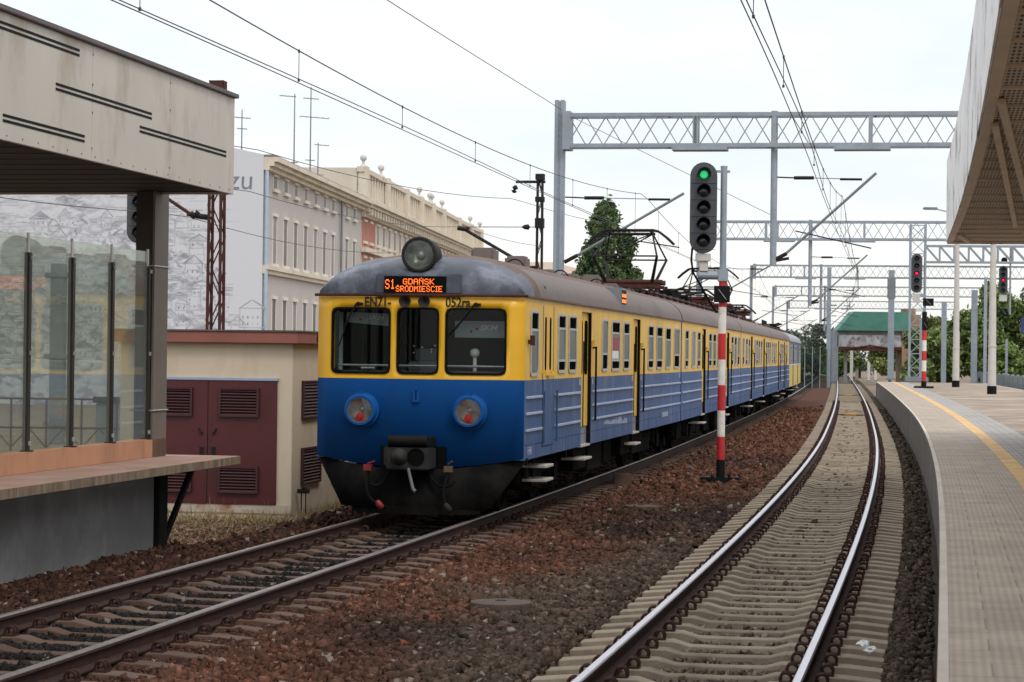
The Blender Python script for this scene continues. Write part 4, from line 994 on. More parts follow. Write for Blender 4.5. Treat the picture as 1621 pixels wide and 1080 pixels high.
# leading carriage
loc, ang = place(0, 20.65)
D1 = [(5.5, 6.6), (12.15, 13.2)]; W1 = [(3.04, 3.78), (4.08, 4.88), (7.8, 8.52), (9.0, 10.1), (10.6, 11.45), (14.4, 15.3), (15.85, 16.9), (17.5, 18.5), (19.2, 20.3)]
car1 = make_car('leading yellow and blue carriage with the driver cab and lit destination display', loc, ang, 20.65, D1, W1, 'front', seed=3)
loc, ang = place(20.9, 20.15); DM = [(5.6, 6.7), (14.1, 15.2)]; WM = [(.75, 1.6), (2.5, 3.45), (4.1, 4.95), (7.6, 8.5), (9.0, 9.95), (10.5, 11.4), (12.1, 13.0), (15.9, 16.8), (17.3, 18.2), (18.7, 19.6)]
car2 = make_car('second yellow and blue carriage, nearer raised pantograph on its front end', loc, ang, 20.15, DM, WM, 'mid', seed=5, pans=[(2.4, True), (17.2, False)], eqp=True)
loc, ang = place(41.3, 20.15)
car3 = make_car('third yellow and blue carriage, with the farther raised pantograph', loc, ang, 20.15, DM, WM, 'mid', seed=8, pans=[(5.5, True), (16.8, False)], eqp=True)
loc, ang = place(61.7, 20.15)
car4 = make_car('fourth yellow and blue carriage, coupled to the slate blue one', loc, ang, 20.15, [(6.9, 8.0), (13.6, 14.7)], [(.7, 1.6), (2.3, 3.3), (4.0, 4.9), (9.0, 9.9), (10.4, 11.3), (11.8, 12.7), (15.6, 16.4), (16.8, 17.6)], 'mid', seed=11)
loc, ang = place(82.3, 20.15)
car5 = make_car('rearmost carriage, slate blue above pale yellow with a light grey roof', loc, ang, 20.15, DM, WM, 'mid', 'old', seed=14, eqp=True)

# ---- the cab of the leading carriage
cab = MB(); xs = sorted(set([round(v, 3) for v in list(np.linspace(-HW, HW, 17))]+[-1.24, -.40, -.28, .28, .40, 1.2])); WZ0, WZ1 = 2.0, 2.885
def zlow(x): return .70+.15*(abs(x)/HW)**2
def hole(xm, zm): return WZ0 < zm < WZ1 and (abs(xm) < .28 or (-1.24 < xm < -.40) or (.40 < xm < 1.2))
zs = [ZW, WZ0, 2.4, WZ1, ZG]
for xa, xb in zip(xs, xs[1:]):
    cab.add([(xa, bow(xa), zlow(xa)), (xb, bow(xb), zlow(xb)), (xb, bow(xb), ZW), (xa, bow(xa), ZW)], [(0, 1, 2, 3)], 1)
    for za, zb in zip(zs, zs[1:]):
        if hole((xa+xb)/2, (za+zb)/2): continue
        cab.add([(xa, bow(xa), za), (xb, bow(xb), za), (xb, bow(xb), zb), (xa, bow(xa), zb)], [(0, 1, 2, 3)], 0)
front = cab.build('cab_front', [m_yellow, m_blue], car1, weld=.0005, smooth=30)
sol = front.modifiers.new('Solidify', 'SOLIDIFY'); sol.thickness = .05; sol.offset = -1
if sum(p.normal.y for p in front.data.polygons) > 0: front.data.flip_normals()
# windscreens
for i, (xa, xb) in enumerate(((-1.24, -.40), (-.28, .28), (.40, 1.2))):
    w0 = lambda x, z: (x, bow(x)-.014, z); w1 = lambda x, z: (x, bow(x)+.03, z); b = MB()
    def dense(x0, x1, z0, z1, r):
        p = rrect(x0, x1, z0, z1, r, 4); q = []
        for (a, c) in zip(p, p[1:]+p[:1]):
            n_ = max(1, int(abs(c[0]-a[0])/.09)); q += [(a[0]+(c[0]-a[0])*k/n_, a[1]+(c[1]-a[1])*k/n_) for k in range(n_)]
        return q
    O_ = dense(xa-.016, xb+.016, WZ0-.016, WZ1+.016, .085); cx, cz = (xa+xb)/2, (WZ0+WZ1)/2
    I_ = [(cx+(x-cx)*((xb-xa)/2-.012)/((xb-xa)/2+.016), cz+(z-cz)*(.4425-.012)/(.4425+.016)) for x, z in O_]
    b.ring(O_, I_, w0, w1); w_ = b.build('windscreen', m_rubber, car1)
    b = MB(); n = 9
    for k in range(n):
        x0_, x1_ = xa+(xb-xa)*k/n, xa+(xb-xa)*(k+1)/n
        b.add([(x0_, bow(x0_)+.012, WZ0), (x1_, bow(x1_)+.012, WZ0), (x1_, bow(x1_)+.012, WZ1), (x0_, bow(x0_)+.012, WZ1)], [(0, 1, 2, 3)])
    b.build('pane', m_glass, w_, smooth=30)
# cab interior
m_cabin = M('dark_cab_lining', (.022, .022, .022), .9, var=.2, spec=.1); m_visor = M('pale_grey_visor', (.33, .38, .41), .5, var=.08); m_desk = M('grey_driver_desk', (.10, .105, .11), .5, var=.2)
b = MB(); b.add([(-1.23, .26, .9), (1.23, .26, .9), (1.23, 1.85, .9), (-1.23, 1.85, .9), (-1.23, .26, 3.04), (1.23, .26, 3.04), (1.23, 1.85, 3.04), (-1.23, 1.85, 3.04)], [(0, 1, 2, 3), (4, 7, 6, 5), (2, 6, 7, 3), (1, 5, 6, 2), (0, 3, 7, 4)])
b.build('cab_lining', m_cabin, car1)
b = MB(); b.box(-1.3, 1.3, .48, .95, 1.0, 2.03); b.box(-.26, .26, .55, .9, 2.03, 2.16); b.box(-.22, .22, .85, .93, 2.16, 2.34); b.build('desk', m_desk, car1, bevel=.02)
b = MB(); b.tube((-1.28, .43, 2.10), (1.28, .43, 2.10), .016); b.tube((-.9, .43, 2.06), (-.7, .43, 2.06), .02); b.build('sill_bar', m_alu, car1)
for k in range(7):
    b = MB(); b.lathe((random.uniform(-.2, .2), .54, 2.2+random.uniform(-.12, .22)), (0, -1, 0), [(.012, 0), (.010, .006)], 8); b.build('desk_lamp', m_swhite, car1)
b = MB(); b.tube((.70, .52, 2.03), (.70, .52, 2.24), .028); b.lathe((.70, .52, 2.22), (0, 0, 1), [(.02, 0), (.06, .03), (.07, .07), (.055, .11), (.02, .13)], 14); b.build('control_knob', m_swhite, car1, smooth=50)
b = MB(); b.box(.43, 1.17, .44, .46, 2.50, 2.73); v1 = b.build('sun_visor', m_visor, car1)
b = MB(); b.add([(-1.12, .44, 2.70), (-.42, .44, 2.64), (-.42, .44, 2.82), (-1.12, .44, 2.84)], [(0, 1, 2, 3)]); b.box(-1.22, -1.17, .42, .46, 2.03, 2.84); v2 = b.build('sun_visor', m_visor, car1)
text('SKM', .10, m_white, 'lettering', v1, (.90, .432, 2.635), bold=.002, sx=1.3, shear=.25); text('SKM', .10, m_white, 'lettering', v2, (-.70, .430, 2.765), (R(90), R(4), 0), bold=.001, sx=1.2, shear=.25)
b = MB(); b.lathe((.66, .44, 2.585), (0, -1, 0), [(.022, 0), (.018, .006)], 10); b.build('red_dot', m_sred, v1)
b = MB(); b.lathe((.74, .44, 2.62), (0, -1, 0), [(.022, 0), (.018, .006)], 10); b.build('red_dot', m_sred, v1)
b = MB(); b.lathe((-.92, .44, 2.74), (0, -1, 0), [(.02, 0), (.016, .006)], 10); b.build('red_dot', m_sred, v2)
# front cap: destination display, headlamp, lip
b = MB(); b.box(-.60, .60, -.045, .5, ZG+.03, ZG+.30); b.warp(lambda x, y, z: (x, y+bow(x)+(.02 if z > 3.3 and y < 0 else 0), z)); b.build('display_hood', m_cap, car1, bevel=.015)
b = MB(); b.box(-.47, .40, -.052, -.04, ZG+.05, ZG+.27); dsp = b.build('destination_display', m_dark, car1)
b = MB(); led(b, 'S1', -.455, ZG+.225, .0125, .019, -.0535); b.build('led_lettering', m_led, dsp)
b = MB(); led(b, 'GDAŃSK', -.205, ZG+.236, .0125, .0115, -.0535); b.build('led_lettering', m_led, dsp)
b = MB(); led(b, 'ŚRÓDMIEŚCIE', -.305, ZG+.136, .0107, .0115, -.0535); b.build('led_lettering', m_led, dsp)
b = MB(); lip = []
for x in np.linspace(-HW*1.03, HW*1.03, 25): lip.append((x, bow(min(HW, abs(x)))-.03, ZG+.012))
b.path(lip, .022, 6); b.build('drip_rail', m_rustm, car1, smooth=60)
b = MB(); b.lathe((0, .62, 3.63), (0, -1, 0), [(.12, 0), (.20, .06), (.225, .14), (.225, .52), (.245, .53), (.25, .60), (.235, .625), (.205, .625), (.203, .42)], 32, 0, (1, 0)); b.box(-.16, .16, .12, .6, 3.30, 3.41); hl = b.build('roof_headlamp', m_ironb, car1, smooth=40)
b = MB(); b.lathe((0, .17, 3.63), (0, -1, 0), [(.05, 0), (.12, .03), (.17, .08), (.205, .15), (.205, .152), (.17, .085), (.05, .005)], 28); b.lathe((0, .15, 3.63), (0, -1, 0), [(.05, 0), (.055, .03), (.03, .05)], 14); b.build('reflector', m_refl, hl, smooth=40)
b = MB(); b.lathe((0, .01, 3.63), (0, -1, 0), [(.207, 0), (.16, .022), (.08, .034), (.01, .037)], 28); b.build('lens', m_lens, hl, smooth=60)
# horns, wipers, numbers
for x in (-.165, .105):
    b = MB(); b.lathe((x, .05, 2.985), (0, -1, 0), [(.03, 0), (.035, .06), (.05, .10), (.082, .15), (.085, .155), (.07, .15), (.03, .10), (.01, .09)], 18); b.build('horn', m_ironb, car1, smooth=50)
for (p, q, e_) in (((-.88, 2.945), (-1.06, 2.62), (-1.14, 2.36)), ((.78, 2.945), (.52, 2.60), (.40, 2.50))):
    b = MB(); y = bow(p[0]); b.lathe((p[0]+.02, y+.01, p[1]), (0, -1, 0), [(.035, 0), (.03, .05)], 10); b.box(p[0], p[0]+.09, y-.03, y, p[1]-.02, p[1]+.02)
    b.tube((p[0], y-.05, p[1]), (q[0], bow(q[0])-.04, q[1]), .012); b.tube((q[0]+(p[0]-q[0])*.35, bow(q[0])-.035, q[1]+(p[1]-q[1])*.35), (e_[0], bow(e_[0])-.022, e_[1]), .010); b.build('wiper', m_black, car1)
text('EN71-', .185, m_ink, 'number', car1, (-.575, bow(.53)-.004, 2.97), (R(90), 0, R(-4)), .0045, .80)
text('052ra', .185, m_ink, 'number', car1, (.555, bow(.55)-.004, 2.97), (R(90), 0, R(4)), .0045, .80)
# headlights on the apron
for x in (-.757, .757):
    y = bow(x); b = MB(); b.lathe((x, y+.08, 1.485), (0, -1, 0), [(.20, 0), (.232, .06), (.238, .20), (.245, .205), (.245, .235), (.225, .24), (.222, .30), (.205, .325), (.172, .325), (.165, .18)], 32, 0, (1, 0)); b.box(x-.03, x+.03, y-.2, y-.1, 1.71, 1.74); h = b.build('headlight', m_blue, car1, smooth=40)
    b = MB(); b.lathe((x, y-.10, 1.485), (0, -1, 0), [(.03, 0), (.10, .03), (.15, .08), (.172, .14), (.172, .142), (.15, .085), (.03, .004)], 26); b.build('reflector', m_refl, h, smooth=50)
    b = MB(); b.lathe((x-.01, y-.17, 1.40), (0, -1, 0), [(.052, 0), (.050, .04), (.035, .06), (.01, .065)], 16); b.build('tail_lamp', m_red, h, smooth=50)
    b = MB(); b.lathe((x+.01, y-.12, 1.50), (0, -1, 0), [(.03, 0), (.028, .06), (.01, .08)], 12); b.build('bulb', m_alu, h, smooth=50)
    b = MB(); b.lathe((x, y-.236, 1.485), (0, -1, 0), [(.173, 0), (.13, .016), (.06, .024), (.01, .026)], 26); b.build('lens', m_lens, h, smooth=60)
b = MB(); b.box(-.06, -.02, -.03, 0, 1.62, 1.76); b.box(.0, .04, -.03, 0, 1.62, 1.76); b.box(-.06, .04, -.035, -.005, 1.60, 1.63); b.box(-.03, .01, -.03, 0, 1.76, 1.80); b.build('lamp_bracket', m_blue, car1, bevel=.004)
# coupler
b = MB(); b.box(-.50, .42, -.020, .02, .66, 1.0); b.build('recess_shade_plate', m_dark, car1)  # flat black plate: shade of the notch put in as colour
b = MB(); b.box(-.30, .30, -.55, -.1, .70, 1.00); b.box(-.34, -.26, -.52, -.15, .74, 1.02); cp = b.build('coupler', M('coupler_grey', (.030, .029, .028), .7, spec=.15, var=.3, vs=8), car1, bevel=.02)
b = MB(); b.tube((-.27, -.50, 1.09), (.27, -.50, 1.09), .075, None, 18); b.box(-.29, .29, -.46, -.1, 1.02, 1.13); b.build('cover', m_black, cp, smooth=40)
b = MB(); b.lathe((-.11, -.52, .88), (0, -1, 0), [(.115, 0), (.115, .05), (.09, .08), (.05, .15), (.02, .17)], 20); b.build('cone', bpy.data.materials['coupler_grey'], cp, smooth=40)
b = MB(); b.lathe((.12, -.549, .88), (0, -1, 0), [(.115, 0), (.12, .02), (.10, .022), (.10, .004)], 20); b.build('cup', m_dark, cp, smooth=40)
b = MB(); b.tube((.02, -.58, .72), (.11, -.66, .44), .022, None, 8); b.tube((.11, -.66, .44), (.14, -.66, .42), .028, None, 8); b.build('release_lever', M('worn_grey_lever', (.10, .10, .097), .6, var=.2), cp)
# snow plough
b = MB(); n = 24; top, bot = [], []
for i in range(n+1):
    t = -1+2*i/n
    top.append((1.50*t, -.18+.55*t*t, .69+.16*t*t)); bot.append((1.05*t, -.42+.42*t*t, .17))
for i in range(n): b.add([top[i], top[i+1], bot[i+1], bot[i]], [(0, 1, 2, 3)])
pl = b.build('snow_plough', M('plough_black', (.007, .007, .007), .8, spec=.02, var=.25, vs=3, dirt=(.020, .017, .015), ds=1.5, dt=(.45, .8)), car1, smooth=60, weld=.0005)
sol = pl.modifiers.new('Solidify', 'SOLIDIFY'); sol.thickness = .02
b = MB(); b2 = []
for i in range(n+1):
    t = -1+2*i/n; b2.append((.90*t+.02, -.43+.36*t*t))
for i in range(n):
    (xa, ya), (xb, yb) = b2[i], b2[i+1]
    b.add([(xa, ya, .20), (xb, yb, .20), (xb, yb, .09), (xa, ya, .09)], [(0, 1, 2, 3)])
ed = b.build('plough_blade', m_under, pl, weld=.0005); sol = ed.modifiers.new('Solidify', 'SOLIDIFY'); sol.thickness = .03
# air hoses
m_hosered = M('grimy_red_paint', (.20, .014, .016), .6, var=.35, vs=12)
for (pts, tip, cock) in (([(-.60, -.30, .66), (-.62, -.42, .45), (-.58, -.46, .30), (-.44, -.46, .24)], (-.40, -.46, .22), m_hosered), ([(.52, -.30, .68), (.46, -.42, .48), (.47, -.46, .34), (.52, -.46, .22)], (.54, -.46, .20), m_ironb), ([(-.3, -.2, .72), (-.34, -.40, .50), (-.46, -.44, .42), (-.54, -.42, .5)], None, None), ([(.2, -.2, .72), (.30, -.38, .48), (.50, -.44, .40), (.62, -.36, .55)], None, None)):
    b = MB(); P_ = [Vector(p) for p in pts]; sm = []
    for j in range(25):
        t = j/24; u = [(1-t)**3, 3*t*(1-t)**2, 3*t*t*(1-t), t**3]; sm.append(sum((P_[k]*u[k] for k in range(4)), Vector()))
    b.path(sm, .022, 7); h = b.build('air_hose', m_rubber, car1, smooth=60)
    if cock:
        b = MB(); b.box(P_[0].x-.06, P_[0].x+.05, P_[0].y-.05, P_[0].y+.05, .67, .75); b.tube(P_[0]+Vector((0, -.03, .1)), P_[0]+Vector((.10 if cock is m_hosered else .06, -.05, .14)), .012); b.build('valve', cock if cock is m_hosered else M('brass_valve', (.13, .085, .045), .6, .3), h)
        b = MB(); b.lathe(tip, (.4, 0, -.5), [(.03, -.06), (.045, -.02), (.045, .05), (.02, .07)], 10); b.build('hose_end', cock, h, smooth=50)
# cab side: window, door, steps, mirror bracket, markings
for sx in (-1, 1):
    side_window(car1, .62, 1.28, sx, 1.97, 2.90, 1)
    b = MB(); 
    for y in (1.72, 2.66): b.box(sx*HW, sx*(HW+.004), y-.007, y+.007, .95, 2.98)
    b.box(sx*HW, sx*(HW+.0035), 1.72, 2.66, .95, .962); b.build('door_joint', m_black, car1)
    b = MB(); b.box(sx*(HW-.002), sx*(HW+.012), 1.74, 2.64, .97, ZW-.002); b.build('cab_door', m_blue2, car1)
    for (a, c) in ((1.88, 2.0), (2.3, 2.42)):
        b = MB(); b.prism(rrect(a, c, 2.05, 2.82, .05, 3), lambda y, z: (sx*(HW-.002), y, z), lambda y, z: (sx*(HW+.006), y, z)); b.build('door_slit_window', m_pane, car1)
    b = MB()
    for y in (1.62, 2.76): b.tube((sx*(HW+.05), y, 1.0), (sx*(HW+.05), y, 1.75), .016, None, 6)
    b.build('handrail', m_blue2, car1)
    b = MB(); b.bar((sx*HW, 1.66, 2.02), (sx*(HW+.07), 1.66, 2.02), .05); b.bar((sx*HW, 1.95, 1.995), (sx*(HW+.05), 2.3, 1.995), .04); b.bar((sx*HW, 2.45, 2.01), (sx*(HW+.06), 2.52, 2.01), .05); b.build('latch', m_yellow2, car1)
    b = MB(); b.box(sx*HW, sx*(HW+.09), .44, .50, 2.42, 2.48); b.tube((sx*(HW+.06), .47, 2.40), (sx*(HW+.06), .47, 2.54), .035); b.build('lamp_holder', m_rustm, car1)
    for z in (.66, .46):
        b = MB(); b.box(sx*1.15, sx*1.50, 1.85, 2.55, z-.02, z+.02); b.build('step', m_step, car1, bevel=.005, seg=1)
    for y in (1.9, 2.5): b = MB(); b.bar((sx*1.2, y, .44), (sx*1.2, y, ZB), .04); b.build('step_hanger', m_ironb, car1)
    b = MB(); b.ring([(.50, .89), (.84, .89), (.84, .99), (.50, .99)], [(.51, .90), (.83, .90), (.83, .98), (.51, .98)], lambda y, z: (sx*HW, y, z), lambda y, z: (sx*(HW+.003), y, z))
    for k in range(6): b.box(sx*HW, sx*(HW+.003), .55+k*.045, .575+k*.045, .915, .965)
    y = 8.2
    while y < 11.2:
        h = random.uniform(.05, .12); l = random.uniform(.05, .14); b.box(sx*HW, sx*(HW+.003), y, y+l, 1.10-.02*(y-8), 1.10-.02*(y-8)+h*(.6 if y < 9.4 else 1)); y += l+random.uniform(.03, .07)
    for k in range(7): b.box(sx*HW, sx*(HW+.003), 17.1+k*.16, 17.2+k*.16, 1.0, 1.10)
    b.build('faded_stencil', m_dusty, car1)
    b = MB(); b.box(sx*(HW+.003), sx*(HW+.0055), 9.12, 9.98, 2.36, 2.60); bl_ = b.build('window_blind', M('faded_red_blind', (.30, .06, .07), .7), car1)
    b = MB(); b.box(sx*(HW+.003), sx*(HW+.0055), 9.12, 9.98, 2.22, 2.355); b.build('lower_stripe', m_white, bl_)
    b = MB(); b.box(sx*1.08, sx*1.47, 10.2, 10.95, 3.16, 3.50); sd_ = b.build('side_display', m_greyd, car1, bevel=.012)
    b = MB(); b.box(sx*1.46, sx*1.472, 10.26, 10.89, 3.20, 3.46); b.build('screen', m_dark, sd_)
    b = MB()
    for zz in (3.36, 3.26):
        for k in range(9): b.box(sx*1.473, sx*1.476, 10.31+k*.062, 10.352+k*.062, zz-.03, zz+.03)
    b.build('led_dots', m_led, sd_)
    b = MB(); b.lathe((sx*1.36, 1.95, 3.24), (sx, -.3, 0), [(.05, 0), (.055, .05), (.03, .09)], 10); b.build('marker_lamp', m_shead, car1, smooth=50)
# ------------------------------------------------------------------ signals
m_glow = {m_green: M('green_lens', (.008, .10, .05), .25, var=0, emit=.25), m_redsig: M('red_lens', (.22, .006, .015), .25, var=0, emit=.3)}
def signal_head(root, x, z0, z1, lit, colour, n=5, w=.54, y=-.12, lamps=True):
    r = w/2; pts = []
    for i in range(13): a = math.pi*i/12; pts.append((x+r*math.cos(a), z1-r+r*math.sin(a)))
    for i in range(13): a = math.pi+math.pi*i/12; pts.append((x+r*math.cos(a), z0+r+r*math.sin(a)))
    b = MB(); b.prism(pts, lambda a, z: (a, y, z), lambda a, z: (a, y-.05, z))
    b.box(x-r*.62, x+r*.62, y, y+.22, z0+.12, z1-.12)
    hd = b.build('signal_head', m_shead, root, bevel=.012)
    zz = [z1-r*.92-(z1-z0-2*r*.92)*i/(n-1) for i in range(n)]
    for i, z in enumerate(zz):
        on = i == lit; b = MB(); b.lathe((x, y-.05, z), (0, -1, 0), [(.118, 0), (.118, .012), (.075, .024), (.04, .030), (.01, .032)], 18, 0, (1, 1), [0, 0, 1 if on else 0, 1 if on else 0]); b.build('lens', [m_glow[colour] if on else m_slens, colour], hd, smooth=50)
        b = MB(); a0 = R(-20); k = 14
        for j in range(k):
            for (aa, bb) in ((a0+R(220)*j/k, a0+R(220)*(j+1)/k),):
                def P(a, yy, rr=.135): return (x+rr*math.cos(a), yy, z+rr*math.sin(a))
                la, lb = .08+.20*max(0, math.sin(aa))**.6, .08+.20*max(0, math.sin(bb))**.6
                b.add([P(aa, y-.05), P(bb, y-.05), P(bb, y-.05-lb), P(aa, y-.05-la), P(aa, y-.05, .126), P(bb, y-.05, .126), P(bb, y-.05-lb, .126), P(aa, y-.05-la, .126)], [(0, 1, 2, 3), (7, 6, 5, 4), (3, 2, 6, 7)])
        b.build('visor', m_sblk, hd, smooth=50)
        b = MB(); b.box(x-r+.02, x+r-.02, y-.054, y-.048, z-.178, z-.170); b.build('joint', m_sblk, hd)
    return hd
def sign_slash(root, x, z0, z1, y=-.11, w=.32):
    b = MB(); b.box(x-w/2, x+w/2, y-.02, y, z0, z1); s = b.build('marker_plate', m_sblk, root, bevel=.004)
    b = MB(); b.bar((x-w*.22, y-.022, z1-.07), (x+w*.26, y-.022, z0+.06), .045, .006); b.build('white_bar', m_swhite, s)
def mast_bands(root, zs, first, r, name='mast'):
    b = MB(); c = first
    for z0, z1 in zip(zs, zs[1:]): b.tube((0, 0, z0), (0, 0, z1), r, None, 20, c, cap=False); c = 1-c
    return b.build(name, [m_sred, m_swhite], root, smooth=60)
sg = thing('railway_signal', 'tall signal with a lit green lamp and red and white banded mast between the tracks', 'signal', (4.2, 45.9, 0), -.03)
mast_bands(sg, [.22, .68, 1.2, 1.71, 2.22, 2.74, 3.27, 3.85], 0, .078)
b = MB(); b.tube((0, 0, 3.85), (0, 0, 6.07), .066, None, 16); b.tube((0, 0, 6.05), (0, 0, 6.09), .07, None, 16); b.build('upper_mast', m_grey, sg, smooth=50)
b = MB(); b.tube((0, 0, -.16), (0, 0, .22), .088, None, 16); b.box(-.22, .22, -.16, .16, -.24, -.16); b.box(-.40, .38, -.10, .08, -.20, -.13)
for x in (-.17, .17):
    for y in (-.11, .11): b.tube((x, y, -.16), (x, y, -.08), .022, None, 6)
b.build('base', m_sblk, sg, bevel=.01)
b = MB(); b.box(-.5, .5, -.4, .4, -.5, -.22); b.build('footing', m_under, sg, bevel=.03)
hd = signal_head(sg, -.41, 4.33, 6.15, 0, m_green)
b = MB(); b.tube((-.50, -.03, 3.90), (0, 0, 3.90), .085, None, 12); b.box(-.10, .10, -.10, .10, 3.78, 4.02); b.build('bracket', m_grey, sg, bevel=.008); b = MB(); b.bar((-.15, -.02, 5.98), (.12, 0, 5.98), .05); b.build('stay', m_grey, sg)
b = MB(); b.box(-.47, -.30, -.10, -.02, 3.98, 4.28); b.box(-.55, -.25, -.14, -.02, 4.18, 4.33); b.build('hanger', m_concpost, sg, bevel=.008)
b = MB(); b.path([(-.62, -.12, 4.45), (-.64, -.14, 4.2), (-.60, -.12, 3.95), (-.45, -.10, 3.7), (-.28, -.08, 3.4), (-.12, -.08, 3.15)], .022, 7); b.build('cable', m_rubber, sg, smooth=60)
sign_slash(sg, -.02, 3.36, 3.69)
s2 = thing('railway_signal', 'distant signal with a red lamp on a red and white mast standing on the platform', 'signal', (21.55, 120, PZ), -.15)
zo = -PZ
mast_bands(s2, [1.1+zo, 1.64+zo, 2.2+zo, 2.7+zo, 3.25+zo, 3.78+zo], 0, .12)
b = MB(); b.tube((0, 0, 3.78+zo), (0, 0, 4.75+zo), .13, None, 12); b.tube((0, 0, 0), (0, 0, .36), .14, None, 12); b.box(-.5, .5, -.4, .4, 0, .10); b.build('base', m_sblk, s2)
b = MB(); b.tube((0, 0, 4.75+zo), (0, 0, 8.0+zo), .06, None, 10); b.bar((-.45, 0, 5.6+zo), (0, 0, 5.6+zo), .14); b.build('upper_mast', m_grey, s2)
b = MB(); b.box(-.62, -.25, -.14, -.0, 5.25+zo, 5.7+zo); b.build('hanger', m_concpost, s2)
signal_head(s2, -.43, 5.73+zo, 7.78+zo, 2, m_redsig, w=.56); sign_slash(s2, .18, 5.05+zo, 5.45+zo, w=.56); sign_slash(s2, .05, 3.85+zo, 4.25+zo, w=.34)

# ------------------------------------------------------------------ catenary gantries
def truss(b, x0, x1, z0, z1, hw=.22, pitch=.47, post=()):
    for y in (-hw, hw):
        for z in (z0, z1): b.bar((x0, y, z), (x1, y, z), .11, .10)
        n = int((x1-x0)/pitch); p = (x1-x0)/n
        for i in range(n):
            a = x0+i*p; up = (i % 2 == 0) == (y < 0)
            # zigzag; the two faces run in opposite phase so that they cross
            b.bar((a, y, z0 if up else z1), (a+p, y, z1 if up else z0), .026)
    for i in range(int((x1-x0)/2.6)):
        for z in (z0, z1): b.bar((x0+i*2.6, -hw, z), (x0+i*2.6, hw, z), .05)
    for x in post:
        for y in (-hw, hw): b.bar((x, y, z0), (x, y, z1), .10)
def cantilever(root, x0, x1, zlo, zhi, name='cantilever'):
    b = MB(); d = 1 if x1 > x0 else -1; b.tube((x0+.30*d, 0, zlo+.16), (x1, 0, zhi), .035, None, 8); b.tube((x0+.9*d, 0, zhi-.12), (x1-.35*d, 0, zhi-.16), .012, None, 6); c = b.build(name, m_greyd, root)
    b = MB(); b.tube((x0, 0, zlo), (x0+.34*d, 0, zlo+.18), .05, None, 8); b.build('insulator', m_ironb, c); b = MB(); b.tube((x0+.5*d, 0, zhi-.12), (x0+1.0*d, 0, zhi-.12), .045, None, 8); b.tube((x0, 0, zhi-.10), (x0+.5*d, 0, zhi-.12), .02, None, 6); b.build('insulator', m_ironb, c); b = MB(); b.tube((x1-.9*d, 0, zhi-.155), (x1-.35*d, 0, zhi-.16), .03, None, 8); b.build('insulator', m_ironb, c)
    b = MB(); b.tube((x0+.55*d, 0, zlo+.75), (x1-.1*d, 0, 5.34), .018, None, 6); b.build('steady_arm', m_ironb, c)
def gantry(Yc, label, det=True, span=17.5, rmast=True, w_=.075):
    q = off(LT, LTs, Yc, -2.35); a = math.atan(LTs(Yc)); g_ = thing('catenary_gantry', label, 'gantry', (q[0], q[1], -.3), -a, 'catenary gantries across the tracks')
    b = MB(); zm_ = 9.1 if w_ > .07 else 8.7
    for x in (-w_, w_): b.box(x-.05, x+.05, -.16, .16, 0, zm_)
    b.box(-w_, w_, -.13, .13, 0, zm_-.02); b.build('mast', m_grey, g_, bevel=.01 if det else 0)
    if rmast:
        b = MB(); b.box(span-.2, span+.2, -.16, .16, 0, 9.1); b.build('mast', m_grey, g_, bevel=.01 if det else 0)
    q2 = off(RT, RTs, Yc, -1.95); dxp = math.hypot(q2[0]-q[0], q2[1]-q[1]); zb, zt = 7.62+.3, 8.40+.3
    b = MB(); truss(b, .2, span-.2, zb, zt, post=(2.9*.9+.9, dxp-2, dxp, dxp+2.4)); b.box(.1, .3, -.3, .3, zb-.1, zt+.1)
    for x in (3.6, dxp+2.2): b.box(x-.7, x+.7, -.28, .28, zb-.12, zb-.05)
    b.build('beam', m_grey, g_)
    b = MB(); b.tube((dxp, 0, 4.9), (dxp, 0, zt+.1), .085, None, 12); b.build('drop_post', m_grey, g_, smooth=50)
    cantilever(g_, .15, 3.2, 4.65+.3, 6.42+.3); cantilever(g_, dxp, dxp+2.55, 4.72+.3, 6.93+.3)
    b = MB(); b.bar((dxp-.02, 0, 5.0), (dxp+.4, 0, 5.08), .07); b.build('post_clamp', m_ironb, g_)
    return g_, dxp
g1, dx1 = gantry(58.5, 'nearest lattice gantry over the tracks, its grey mast rising behind the train roof')
gantry(104, 'second nearest lattice gantry, its beam level with the lower lamps of the green signal')
gantry(153, 'third lattice gantry from the camera, its beam behind the distant red signal head', False, 26, True, .04)
gantry(198, 'fourth lattice gantry from the camera, low above the train and thin', False, 20, False, .04)
gantry(248, 'farthest lattice gantry, close to the green roofed bridge house', False, 18, False, .04)

